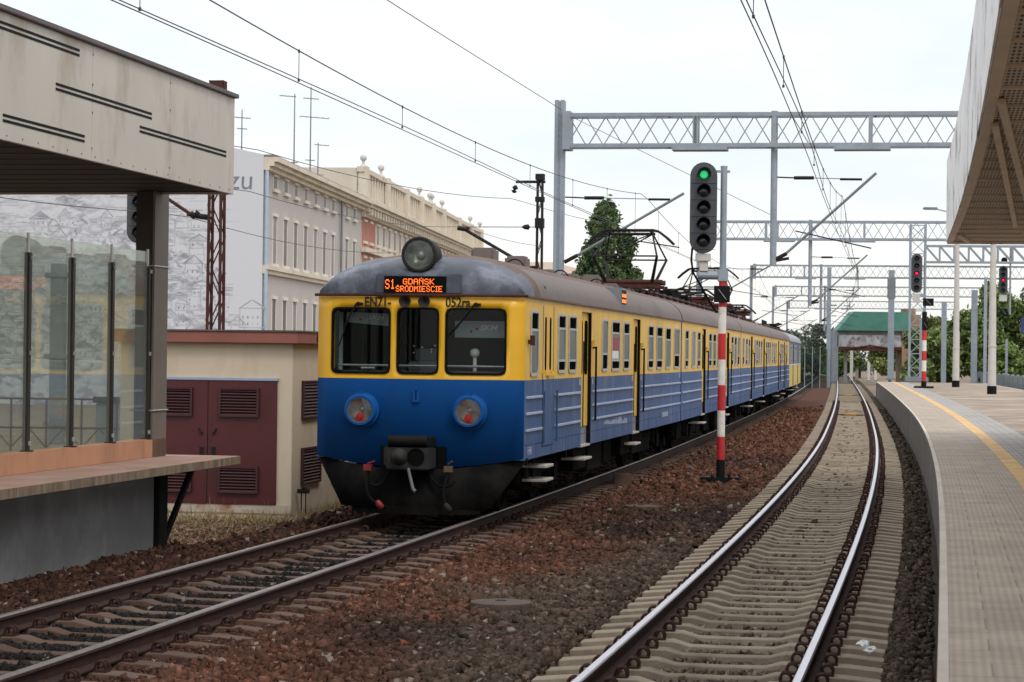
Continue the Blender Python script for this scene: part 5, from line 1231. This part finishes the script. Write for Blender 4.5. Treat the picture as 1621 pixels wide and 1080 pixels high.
# ------------------------------------------------------------------ overhead wires
def zm(y):     # messenger wire sags between the gantries
    sup = [6, 58.5, 104, 153, 198, 248, 300]
    for a, b in zip(sup, sup[1:]):
        if a <= y <= b: t = (y-a)/(b-a); return 6.40-.82*4*t*(1-t)
    return 6.4
def stag(y): return .22*math.cos(y/49*math.pi)
def wire(name, pts, r, label, cat='wire', group='overhead wires'):
    b = MB(); b.path(pts, r, 5); return tag(b.build(name, m_wire, smooth=80), label, cat, group)
yy = list(np.arange(7, 60, 1.5))+list(np.arange(60, 255, 3.5))
for P, Ps, nm in ((LT, LTs, 'over the train'), (RT, RTs, 'over the empty track beside the platform')):
    for d, k in ((-.035, 'first'), (.035, 'second')):
        wire('contact_wire', [(*off(P, Ps, y, stag(y)+d+(.03*math.sin(y*.25) if d > 0 else 0)), 5.29+(.012 if d > 0 else 0)) for y in yy], .0065, 'thin twin contact wire running low '+nm, group='contact wires '+nm)
    w_ = wire('messenger_wire', [(*off(P, Ps, y, stag(y)), zm(y)) for y in yy], .008, 'sagging upper messenger wire with droppers '+nm)
    y = 10
    while y < 150:
        p = off(P, Ps, y, stag(y)); b = MB(); b.tube((*p, 5.30), (*p, zm(y)), .0045, None, 4); b.box(p[0]-.012, p[0]+.012, p[1]-.02, p[1]+.02, 5.29, 5.32); b.box(p[0]-.01, p[0]+.01, p[1]-.02, p[1]+.02, zm(y)-.02, zm(y)+.015); b.build('dropper', m_wire, w_); y += 5.2
fy = list(np.arange(12, 59, 2))+[58.5]
wire('feeder_wire', [(*off(LT, LTs, y, -2.30), 8.55-.25*math.sin((58.5-y)/50*math.pi)) for y in fy], .009, 'single high feeder wire coming down to the top of the nearest grey mast')
a = Vector((*off(LT, LTs, 58.5, -2.3), 8.5)); c = Vector((*off(RT, RTs, 58.5, -1.95), 5.9)); wire('stay_wire', [a, c], .007, 'thin stay wire slanting from the nearest grey mast down across its gantry')
def line(p0, p1, r, label, ext=(-.9, 1.6), sag=.25):
    p0, p1 = Vector(p0), Vector(p1); pts = []
    for i in range(25):
        t = ext[0]+(ext[1]-ext[0])*i/24; p = p0.lerp(p1, t); u = t-math.floor(t); p.z -= sag*4*u*(1-u); pts.append(p)
    wire('overhead_wire', pts, r, label, group='wires of the track behind the switch house')
line((-5.45, 46, 6.4), (.06, 70, 7.02), .009, 'upper wire crossing in front of the grey block cornice to the black lattice pole')
line((-5.56, 46, 5.55), (-1.5, 70, 6.15), .008, 'middle wire crossing the grey block windows to the dark slanted arm')
line((-6.75, 46, 5.02), (-3.4, 70, 5.33), .008, 'lowest wire crossing the drawn mural and the tall windows')
# lattice poles of that track
def lattice_pole(label, loc, h, w, mt, boxes=()):
    o = thing('lattice_pole', label, 'pole', loc, -.18); b = MB()
    for x in (-w, w):
        for y in (-w, w): b.bar((x, y, 0), (x*.8, y*.8, h), .05)
    b.build('legs', mt, o); b = MB(); n = int(h/.62)
    for i in range(n):
        z0, z1 = h*i/n, h*(i+1)/n; s = -1 if i % 2 else 1
        for y in (-w, w): b.bar((s*w, y, z0), (-s*w, y, z1), .022)
        for x in (-w, w): b.bar((x, s*w, z0), (x, -s*w, z1), .022)
    b.build('lacing', mt, o); b = MB(); b.box(-w*1.0, w*1.0, -w, w, h-.18, h); b.build('head_plate', mt, o); return o
lp = lattice_pole('rust red lattice pole rising behind the cream switch house', (-5.95, 46, -.42), 8.1, .14, m_rustm)
b = MB(); b.tube((-.1, 0, 5.35), (-.62, 0, 5.42), .03); b.tube((-.5, 0, 5.40), (-1.2, 0, 5.85), .035); b.build('cantilever', m_rustm, lp)
b = MB(); b.tube((-.15, 0, 5.36), (-.5, 0, 5.41), .055, None, 8); b.lathe((-.55, 0, 5.4), (1, 0, .2), [(.03, 0), (.09, .05), (.03, .1), (.09, .15), (.03, .2)], 10); b.build('insulator', m_ironb, lp)
lp = lattice_pole('thin black lattice pole with a short top arm beyond the train roof', (.80, 70, -.42), 8.15, .09, m_ironb)
for z0, z1 in ((6.55, 6.85), (7.35, 7.5), (8.02, 8.2)): b = MB(); b.box(-.13, .13, -.13, .13, z0, z1); b.build('joint_plate', m_ironb, lp)
b = MB(); b.box(-.75, .16, -.04, .04, 7.92, 8.0); b.build('top_arm', m_ironb, lp)
b = MB(); b.tube((-.3, 0, 5.35), (-2.45, 0, 6.57), .05, None, 8); b.tube((-2.2, 0, 6.50), (-2.55, 0, 6.55), .075, None, 8); b.tube((-.1, 0, 6.58), (-2.3, 0, 6.58), .012, None, 5); b.tube((-.1, 0, 5.35), (-.3, 0, 5.35), .05); b.build('cantilever', m_ironb, lp)
b = MB(); b.lathe((-.55, 0, 6.58), (1, 0, 0), [(.02, 0), (.07, .08), (.09, .2), (.02, .25)], 10); b.lathe((-.82, 0, 7.62), (.3, 0, 1), [(.03, 0), (.10, .06), (.03, .1), (.10, .16), (.03, .25)], 10); b.build('insulator', m_ironb, lp)
sx_ = thing('railway_signal', 'grey signal head with a red lamp half hidden behind the dark canopy column', 'signal', (-7.35, 45, -.42), .25)
b = MB(); b.tube((.25, .2, 0), (.25, .2, 6.0), .07, None, 12); b.bar((0, .1, 5.2), (.25, .2, 5.2), .06); b.build('mast', m_grey, sx_)
signal_head(sx_, .0, 4.78, 6.4, 1, m_redsig, 5, .46, .0)
b = MB(); b.box(-.03, .09, -.1, .0, 4.6, 4.78); b.build('number_plate', m_swhite, sx_)

# ------------------------------------------------------------------ platform furniture and far end of the station
def light_pole(label, x, y, h, r0, r1):
    o = thing('lamp_pole', label, 'pole', (x, y, PZ), 0, 'pale poles on the platform'); b = MB(); b.tube((0, 0, .35), (0, 0, h), r0, r1, 16); b.tube((0, 0, 2.1), (0, 0, 2.16), r0*1.05, None, 16); b.build('shaft', m_concpost, o, smooth=50)
    b = MB(); b.tube((0, 0, 0), (0, 0, .36), r0*1.12, None, 16); b.build('foot', m_black, o, smooth=50)
    b = MB(); b.tube((0, 0, h), (-1.2, -.1, h+.25), .05); b.build('arm', m_concpost, o); b = MB(); b.box(-1.9, -1.1, -.16, .1, h+.2, h+.34); b.build('lamp_head', m_greyd, o, bevel=.04)
light_pole('pale tapered pole on the platform, the nearer one below the canopy end', 21.3, 101.8, 9.5, .19, .10)
light_pole('pale tapered pole on the platform, the farther one beside the banded signal', 24.34, 125.8, 9.5, .19, .11)
si = thing('platform_sign', 'dark blue sign with a white 3 and A at the right edge of the platform', 'sign', (18.05, 80, 0), -.16)
b = MB(); b.box(-.31, 1.25, -.03, .03, 3.21, 3.77); pn = b.build('panel', M('sign_blue', (.018, .035, .14), .4, var=.05), si, bevel=.01)
text('3', .27, m_white, 'number', pn, (-.12, -.034, 3.63), bold=.006); text('A', .27, m_white, 'letter', pn, (-.12, -.034, 3.36), bold=.006)
b = MB(); b.box(.06, .07, -.034, -.03, 3.22, 3.76); b.box(.14, .55, -.034, -.03, 3.60, 3.66); b.box(.14, .62, -.034, -.03, 3.34, 3.39); b.build('white_stripe', m_white, pn)
b = MB(); b.tube((1.1, .06, PZ), (1.1, .06, 3.9), .05); b.tube((.95, .06, PZ), (.95, .06, 3.9), .05); b.build('post', m_greyd, si)
fe = thing('concrete_fence', 'low grey panel fence along the far side of the platform', 'fence', (0, 0, 0))
for i, y in enumerate(range(60, 176, 4)):
    p, q = off(RT, RTs, y, PE+8.0), off(RT, RTs, y+4, PE+8.0); b = MB(); b.bar((p[0], p[1], .55), (q[0], q[1], .55), .06, 1.6); b.build('panel', m_greyd, fe)
    b = MB(); b.box(p[0]-.07, p[0]+.07, p[1]-.07, p[1]+.07, -.42, 1.42); b.build('post', m_grey, fe)
# signal gantry with a lattice column
sgx = thing('signal_gantry', 'lattice column with a boxy arm reaching right, carrying a hanging red signal', 'gantry', (26.45, 150, PZ), -.14)
b = MB(); 
for x in (-.48, .48):
    for y in (-.4, .4): b.bar((x, y, 0), (x, y, 10.3), .14)
for i in range(11):
    z0, z1 = .93*i, .93*(i+1); b.bar((-.48, -.4, z1), (.48, -.4, z1), .06); b.bar((-.48, -.4, z0), (.48, -.4, z1), .05); b.bar((.48, -.4, z0), (-.48, -.4, z1), .05)
b.build('column', m_grey, sgx)
b = MB()
for y in (-.4, .4):
    for z in (7.85, 8.9): b.bar((.48, y, z), (7.0, y, z), .12)
    for i in range(8): x = .48+i*.931; b.bar((x, y, 7.85), (x, y, 8.9), .09)
    for i in range(7): x = .48+i*.931; b.bar((x, y, 8.9), (x+.931, y, 7.85), .08)
b.build('arm', m_grey, sgx)
b = MB(); b.box(-.75, .75, -.8, .8, 0, .35); b.build('footing', m_greyd, sgx, bevel=.05)
s3 = thing('railway_signal', 'distant black signal with a red lamp hanging from the signal gantry arm', 'signal', (31.9, 149.3, 0), -.18)
b = MB(); b.tube((.45, 0, 5.2), (.45, 0, 9.6), .06); b.bar((-.1, 0, 8.6), (.45, 0, 8.6), .08); b.bar((-.1, 0, 6.6), (.45, 0, 6.6), .08); b.build('mast', m_grey, s3)
signal_head(s3, 0, 6.55, 8.4, 2, m_redsig, w=.56); sign_slash(s3, .05, 5.2, 5.62, w=.5)
b = MB(); b.lathe((.05, -.1, 8.75), (0, -1, 0), [(.2, 0), (.2, .2), (.1, .25)], 14); b.build('repeater_lamp', m_sblk, s3); b = MB(); b.box(-.25, .25, -.1, 0, 6.1, 6.5); b.build('hanger', m_concpost, s3)
def post(label, x, y, z0, h, w, mt=None, top=None):
    o = thing('steel_mast', label, 'mast', (x, y, z0), -.14, 'grey masts at the far end of the station'); b = MB(); b.box(-w/2, w/2, -w/2, w/2, 0, h); b.build('shaft', mt or m_grey, o)
    if top: b = MB(); b.box(-w*.68, w*.68, -w*.6, w*.6, h-top, h-.6); b.build('weight', m_greyd, o)
    b = MB(); b.box(-w*.8, w*.8, -w*.8, w*.8, 0, .12); b.build('foot', m_greyd, o); return o
post('far grey mast with a thick collar near its top, left of the lattice column', 26.9, 163, PZ, 7.8, .42, top=2.0)
post('far grey mast beside the last carriage, brown at its foot', 26.2, 190, -.42, 10.2, .34); 
post('far grey mast between the red and white banded mast and the farther pale pole', 31.6, 168, -.4, 6.9, .36)
post('far grey mast between the two pale tapered poles', 31.4, 156, -.4, 7.4, .40)
post('thin whitish mast left of the grey mast between the pale poles', 30.7, 158, -.4, 4.6, .22, m_concpost)
post('tall thin grey mast just left of the nearer pale pole', 30.5, 148, -.4, 8.0, .2)
post('slim grey post with a small lamp right of the nearer pale pole', 33.4, 155, -.4, 4.1, .16)
post('grey mast right beside the lattice column foot', 29.1, 163, -.4, 5.6, .34)
for i, (x, y, h) in enumerate(((34.6, 238, 4.2), (37.3, 252, 4.6), (39.4, 262, 4.8), (42.0, 270, 5.0), (43.6, 275, 4.4))):
    post('%s pale post seen through the opening beneath the green roofed bridge house' % ('leftmost', 'second', 'middle', 'fourth', 'rightmost')[i], x, y, -.4, h, .34, m_concpost)
# bridge house with green roof
m_groof = M('green_sheet_roof', (.045, .17, .13), .55, var=.15, vs=.8, dirt=(.09, .20, .17), ds=.6, dt=(.5, .7))
m_graf = M('scrawled_grey_parapet', (.27, .27, .28), .8, var=.5, vs=1.3, dirt=(.10, .08, .085), ds=1.6, dt=(.5, .62))
m_brick = M('ochre_brown_pier', (.26, .17, .09), .85, var=.3, vs=1, dirt=(.14, .09, .06), ds=.8, dt=(.45, .6))
bh = thing('bridge_house', 'green roofed footbridge house on a dark girder above the tracks', 'bridge', (33.2, 235, -.3))
b = MB(); b.prism([(.0, 5.4), (7.8, 5.4), (7.5, 7.35), (1.7, 7.35)], lambda x, z: (x, -.3, z), lambda x, z: (x, 3.2, z)); b.build('roof', m_groof, bh)
b = MB(); b.box(.25, 7.6, 0, 3, 4.9, 5.4); b.build('window_band', m_wing, bh)
b = MB(); b.box(.1, 7.7, -.1, 3, 3.75, 4.95); b.build('parapet', m_graf, bh)
b = MB(); b.box(0, 8, -.05, 3, 3.35, 3.72); b.bar((.3, -.1, 3.4), (3.5, -.1, 3.9), .12); b.bar((3.5, -.1, 3.9), (7, -.1, 3.4), .12); b.build('girder', m_rustm, bh)
b = MB(); b.box(6.7, 8.6, -.2, 3.5, 0, 7.1); b.box(6.9, 8.1, 0, 2, 7.1, 7.7); b.build('pier', m_brick, bh)
b = MB(); b.box(-.5, .2, -.1, 3, 0, 5.4); b.build('stair_tower', m_greyd, bh)
nb = thing('noise_barrier', 'hazy green glazed barrier beside the last carriage', 'barrier', (23.4, 188, -.42), -.14)
for i in range(4):
    b = MB(); b.box(i*.62, i*.62+.56, -.03, .03, .1, 3.4); b.build('panel', glass_mat('pale_green_glazing', (.62, .72, .68), .5, .15) if i == 0 else bpy.data.materials['pale_green_glazing'], nb)
    b = MB(); b.box(i*.62-.06, i*.62, -.08, .08, 0, 3.6); b.build('post', m_grey, nb)

# ------------------------------------------------------------------ small things on the ballast
m_lid = M('rusty_concrete_lid', (.075, .05, .04), .9, var=.2, vs=6, bump=.2)
def lid(label, x, y, r):
    o = thing('cable_pit_lid', label, 'lid', (x, y, -.22)); b = MB(); b.lathe((0, 0, -.1), (0, 0, 1), [(r*.98, 0), (r, .11), (r*.97, .145), (r*.6, .155), (.02, .157)], 28); b.build('cover', m_lid, o, smooth=40)
    b = MB(); b.torus((0, 0, .055), (0, 0, 1), .05, .008); b.build('lifting_ring', m_ironb, o)
lid('flat round rusty lid in the ballast in front of the train, nearest the camera', -.08, 22.75, .31)
lid('flat round rusty lid in the ballast left of the banded signal mast', 2.15, 37.6, .29)
cb = MB(); cb.box(-.17, .17, -.14, .14, -.15, .13); o = cb.build('concrete_block', m_sleeper2, None, (2.15, 44.0, -.12), bevel=.015); tag(o, 'small stained concrete block lying against the rail under the train', 'block')
def litter(label, x, y, z, s, seed):
    rs = random.Random(seed); bm = bmesh.new(); bmesh.ops.create_grid(bm, x_segments=5, y_segments=5, size=s)
    for v in bm.verts: v.co.z += rs.uniform(0, s*.5); v.co.x += rs.uniform(-s, s)*.25
    me = bpy.data.meshes.new('paper_scrap'); bm.to_mesh(me); bm.free(); me.materials.append(m_swhite if seed > 1 else M('white_paper', (.72, .72, .72), .7, var=.05)); o = bpy.data.objects.new('paper_scrap', me); C.objects.link(o); o.location = (x, y, z); o.rotation_euler = (R(35), R(-10), seed); md = o.modifiers.new('Solidify', 'SOLIDIFY'); md.thickness = .003
    tag(o, label, 'litter')
litter('crumpled white scrap of paper by the rail clips of the rail nearest the platform', 2.96, 19.05, -.12, .07, 1)
litter('small white scrap on the ballast between the left wall and the train track', -5.0, 24.8, -.16, .03, 2)
litter('small white scrap beside the rail in front of the cream switch house', -3.15, 31.2, -.25, .05, 3)
m_orange = M('orange_plastic', (.55, .25, .03), .5, var=.15)
for y, lab in ((98, 'orange track transponder between the polished rails, nearer one'), (150, 'orange track transponder between the polished rails, farther one')):
    x = RT(y); o = thing('transponder', lab, 'transponder', (x, y, -.16), -math.atan(RTs(y))); b = MB(); b.box(-.30, .22, -.15, .15, 0, .08); b.build('case', m_orange, o, bevel=.02); b = MB(); b.bar((-.7, 0, .01), (.7, 0, .01), .05); b.build('carrier_bar', m_clip, o)

# ------------------------------------------------------------------ trees
def leafmat(name, c1, c2):
    return M(name, c1, .6, var=.35, vs=.9, dirt=c2, ds=.35, dt=(.42, .62))
m_pop = M('poplar_leaves', (.115, .17, .065), .7, spec=.2, var=.4, vs=2.2, dirt=(.045, .08, .036), ds=.95, dt=(.42, .60)); m_leaf = leafmat('maple_leaves', (.15, .21, .05), (.06, .10, .026)); m_leaf2 = leafmat('yellow_green_leaves', (.20, .235, .06), (.08, .125, .032)); m_leaf3 = leafmat('mist_greyed_leaves', (.10, .13, .09), (.065, .085, .065))  # last leaf set greyed: distant mist painted into the colour
m_bark = M('bark', (.075, .06, .045), .9, var=.3, vs=4)
def crown_mesh(name, blobs, n, size, mt, seed, fuzz=.10):
    r_ = np.random.default_rng(seed); w = np.array([b[3]*b[4]*b[5] for b in blobs])**.67; w /= w.sum(); k = r_.choice(len(blobs), n, p=w); B = np.array(blobs)[k]
    d = r_.normal(size=(n, 3)); d /= np.linalg.norm(d, axis=1)[:, None]; rad = r_.uniform(.45, 1.0, n)**.6*(1+r_.normal(0, fuzz, n)); c = B[:, :3]+d*B[:, 3:6]*rad[:, None]
    a = r_.normal(size=(n, 3)); a /= np.linalg.norm(a, axis=1)[:, None]; t = np.cross(a, r_.normal(size=(n, 3))); t /= np.linalg.norm(t, axis=1)[:, None]; s = size*r_.uniform(.6, 1.3, n)[:, None]
    V = np.stack([c-t*s, c+a*s*.55, c+t*s, c-a*s*.55], 1).reshape(-1, 3); me = bpy.data.meshes.new(name); me.from_pydata(V.tolist(), [], np.arange(4*n).reshape(-1, 4).tolist()); me.materials.append(mt); return me
def tree(label, cat, loc, blobs, n, size, mt, seed, h, name='tree', group=None):
    o = thing(name, label, cat, loc, 0, group); me = crown_mesh('crown', blobs, n, size, mt, seed, .2 if name == 'poplar_tree' else .13); c = bpy.data.objects.new('crown', me); C.objects.link(c); c.parent = o
    b = MB(); b.tube((0, 0, 0), (0, 0, h*.5), .02*h+.06, .012*h, 9); rs = random.Random(seed)
    for bl in blobs[:7]: b.tube((0, 0, h*rs.uniform(.2, .42)), (bl[0], bl[1], bl[2]), .012*h, .02, 6)
    b.build('trunk', m_bark, o); return o
rs = random.Random(2); bl = []
for i in range(34):
    z = rs.uniform(2, 12.2); r = float(np.interp(z, [2, 9, 10.5, 11.5, 12.3], [1.75, 1.45, 1.0, .65, .25])); a = rs.uniform(0, 6.28); bl.append((r*.62*math.cos(a), r*.6*math.sin(a), z, rs.uniform(.45, .75), rs.uniform(.5, .8), rs.uniform(.55, 1.0)))
for i in range(20):
    z = rs.uniform(2, 10.2); r = float(np.interp(z, [2, 8, 9.6, 10.4], [1.0, .9, .55, .2])); a = rs.uniform(0, 6.28); bl.append((1.45+r*.7*math.cos(a), r*.7*math.sin(a), z, rs.uniform(.4, .65), .6, rs.uniform(.5, .9)))
for i in range(16): bl.append((rs.uniform(-1.9, 2.3), rs.uniform(-.7, .7), rs.uniform(2.5, 7.6), .55, .6, .6))
for i in range(5): bl.append((2.5+rs.uniform(-.3, .4), 0, 5.2+rs.uniform(-1, 1.2), .4, .4, .55))
tree('tall dark green poplar with two spires beyond the pantograph', 'tree', (5.9, 150, -.42), bl, 42000, .155, m_pop, 4, 12.5, 'poplar_tree')
spots = [(32.4, 178, 5.2, 2.6, 0, 'low round maple just right of the banded signal mast'), (33.6, 182, 5.8, 2.8, 1, 'yellowish bush tree between the two pale tapered poles'), (36.4, 180, 7.0, 3.0, 0, 'tall maple behind the nearer pale tapered pole'),
 (39.6, 184, 9.2, 3.6, 0, 'tallest maple behind the hanging black signal'), (43.0, 182, 8.4, 3.4, 1, 'bright green tree behind the dark blue sign'), (46.5, 188, 8.8, 3.6, 0, 'dark maple at the right edge behind the fence'), (41.0, 172, 4.6, 2.4, 1, 'low bright bush in front of the tallest maple, by the fence'), (36.6, 170, 3.8, 2.2, 0, 'low dark bush behind the fence left of the nearer pale pole'), (37.2, 262, 4.8, 3.0, 0, 'green bush seen under the bridge house, left half'), (42.5, 258, 5.2, 3.0, 1, 'green bush seen under the bridge house by the ochre pier'), (34.2, 280, 3.6, 2.6, 0, 'low dark bush closing the view beneath the bridge house, at its stair tower'), (39.8, 285, 4.0, 2.8, 0, 'low dark bush closing the view beneath the middle of the bridge house')]
for i, (x, y, h, w_, k, lab) in enumerate(spots):
    rs = random.Random(20+i); bl = []
    for j in range(22):
        a = rs.uniform(0, 6.28); q = rs.uniform(0, 1)**.6; z = rs.uniform(.22, .92)*h; wr = w_*(1-.55*abs(z/h-.5)*1.6); bl.append((math.cos(a)*q*wr*.8, math.sin(a)*q*wr*.7, z, w_*rs.uniform(.2, .36), w_*.3, h*rs.uniform(.08, .15)))
    tree(lab, 'tree', (x, y, -.42), bl, 9000, .20, (m_leaf, m_leaf2)[k], 40+i, h, 'maple_tree', 'trees behind the platform fence')
for i, (x, y, h, w_) in enumerate(((27.0, 232, 5.2, 2.6), (30.4, 240, 6.0, 2.8), (24.2, 226, 4.0, 2.2), (40.0, 300, 7.0, 5.0), (35.0, 290, 5.6, 4.0), (47.0, 310, 7.0, 5.0), (30.0, 330, 6.5, 5.0))):
    rs = random.Random(70+i); bl = [(rs.uniform(-.7, .7)*w_, rs.uniform(-.6, .6)*w_, rs.uniform(.2, .95)*h, w_*.3, w_*.3, h*.12) for j in range(16)]
    tree(('faded grey green tree behind the green barrier', 'faded grey green tree left of the bridge house', 'low faded tree close behind the last carriage', 'broad faded tree far beneath the bridge house', 'low faded bush beyond the bridge house posts', 'faded tree beyond the ochre pier of the bridge house', 'faded tree on the horizon between train and bridge house')[i], 'tree', (x, y, -.42), bl, 4000, .2, m_leaf3, 80+i, h, 'distant_tree', 'faded trees beyond the train')
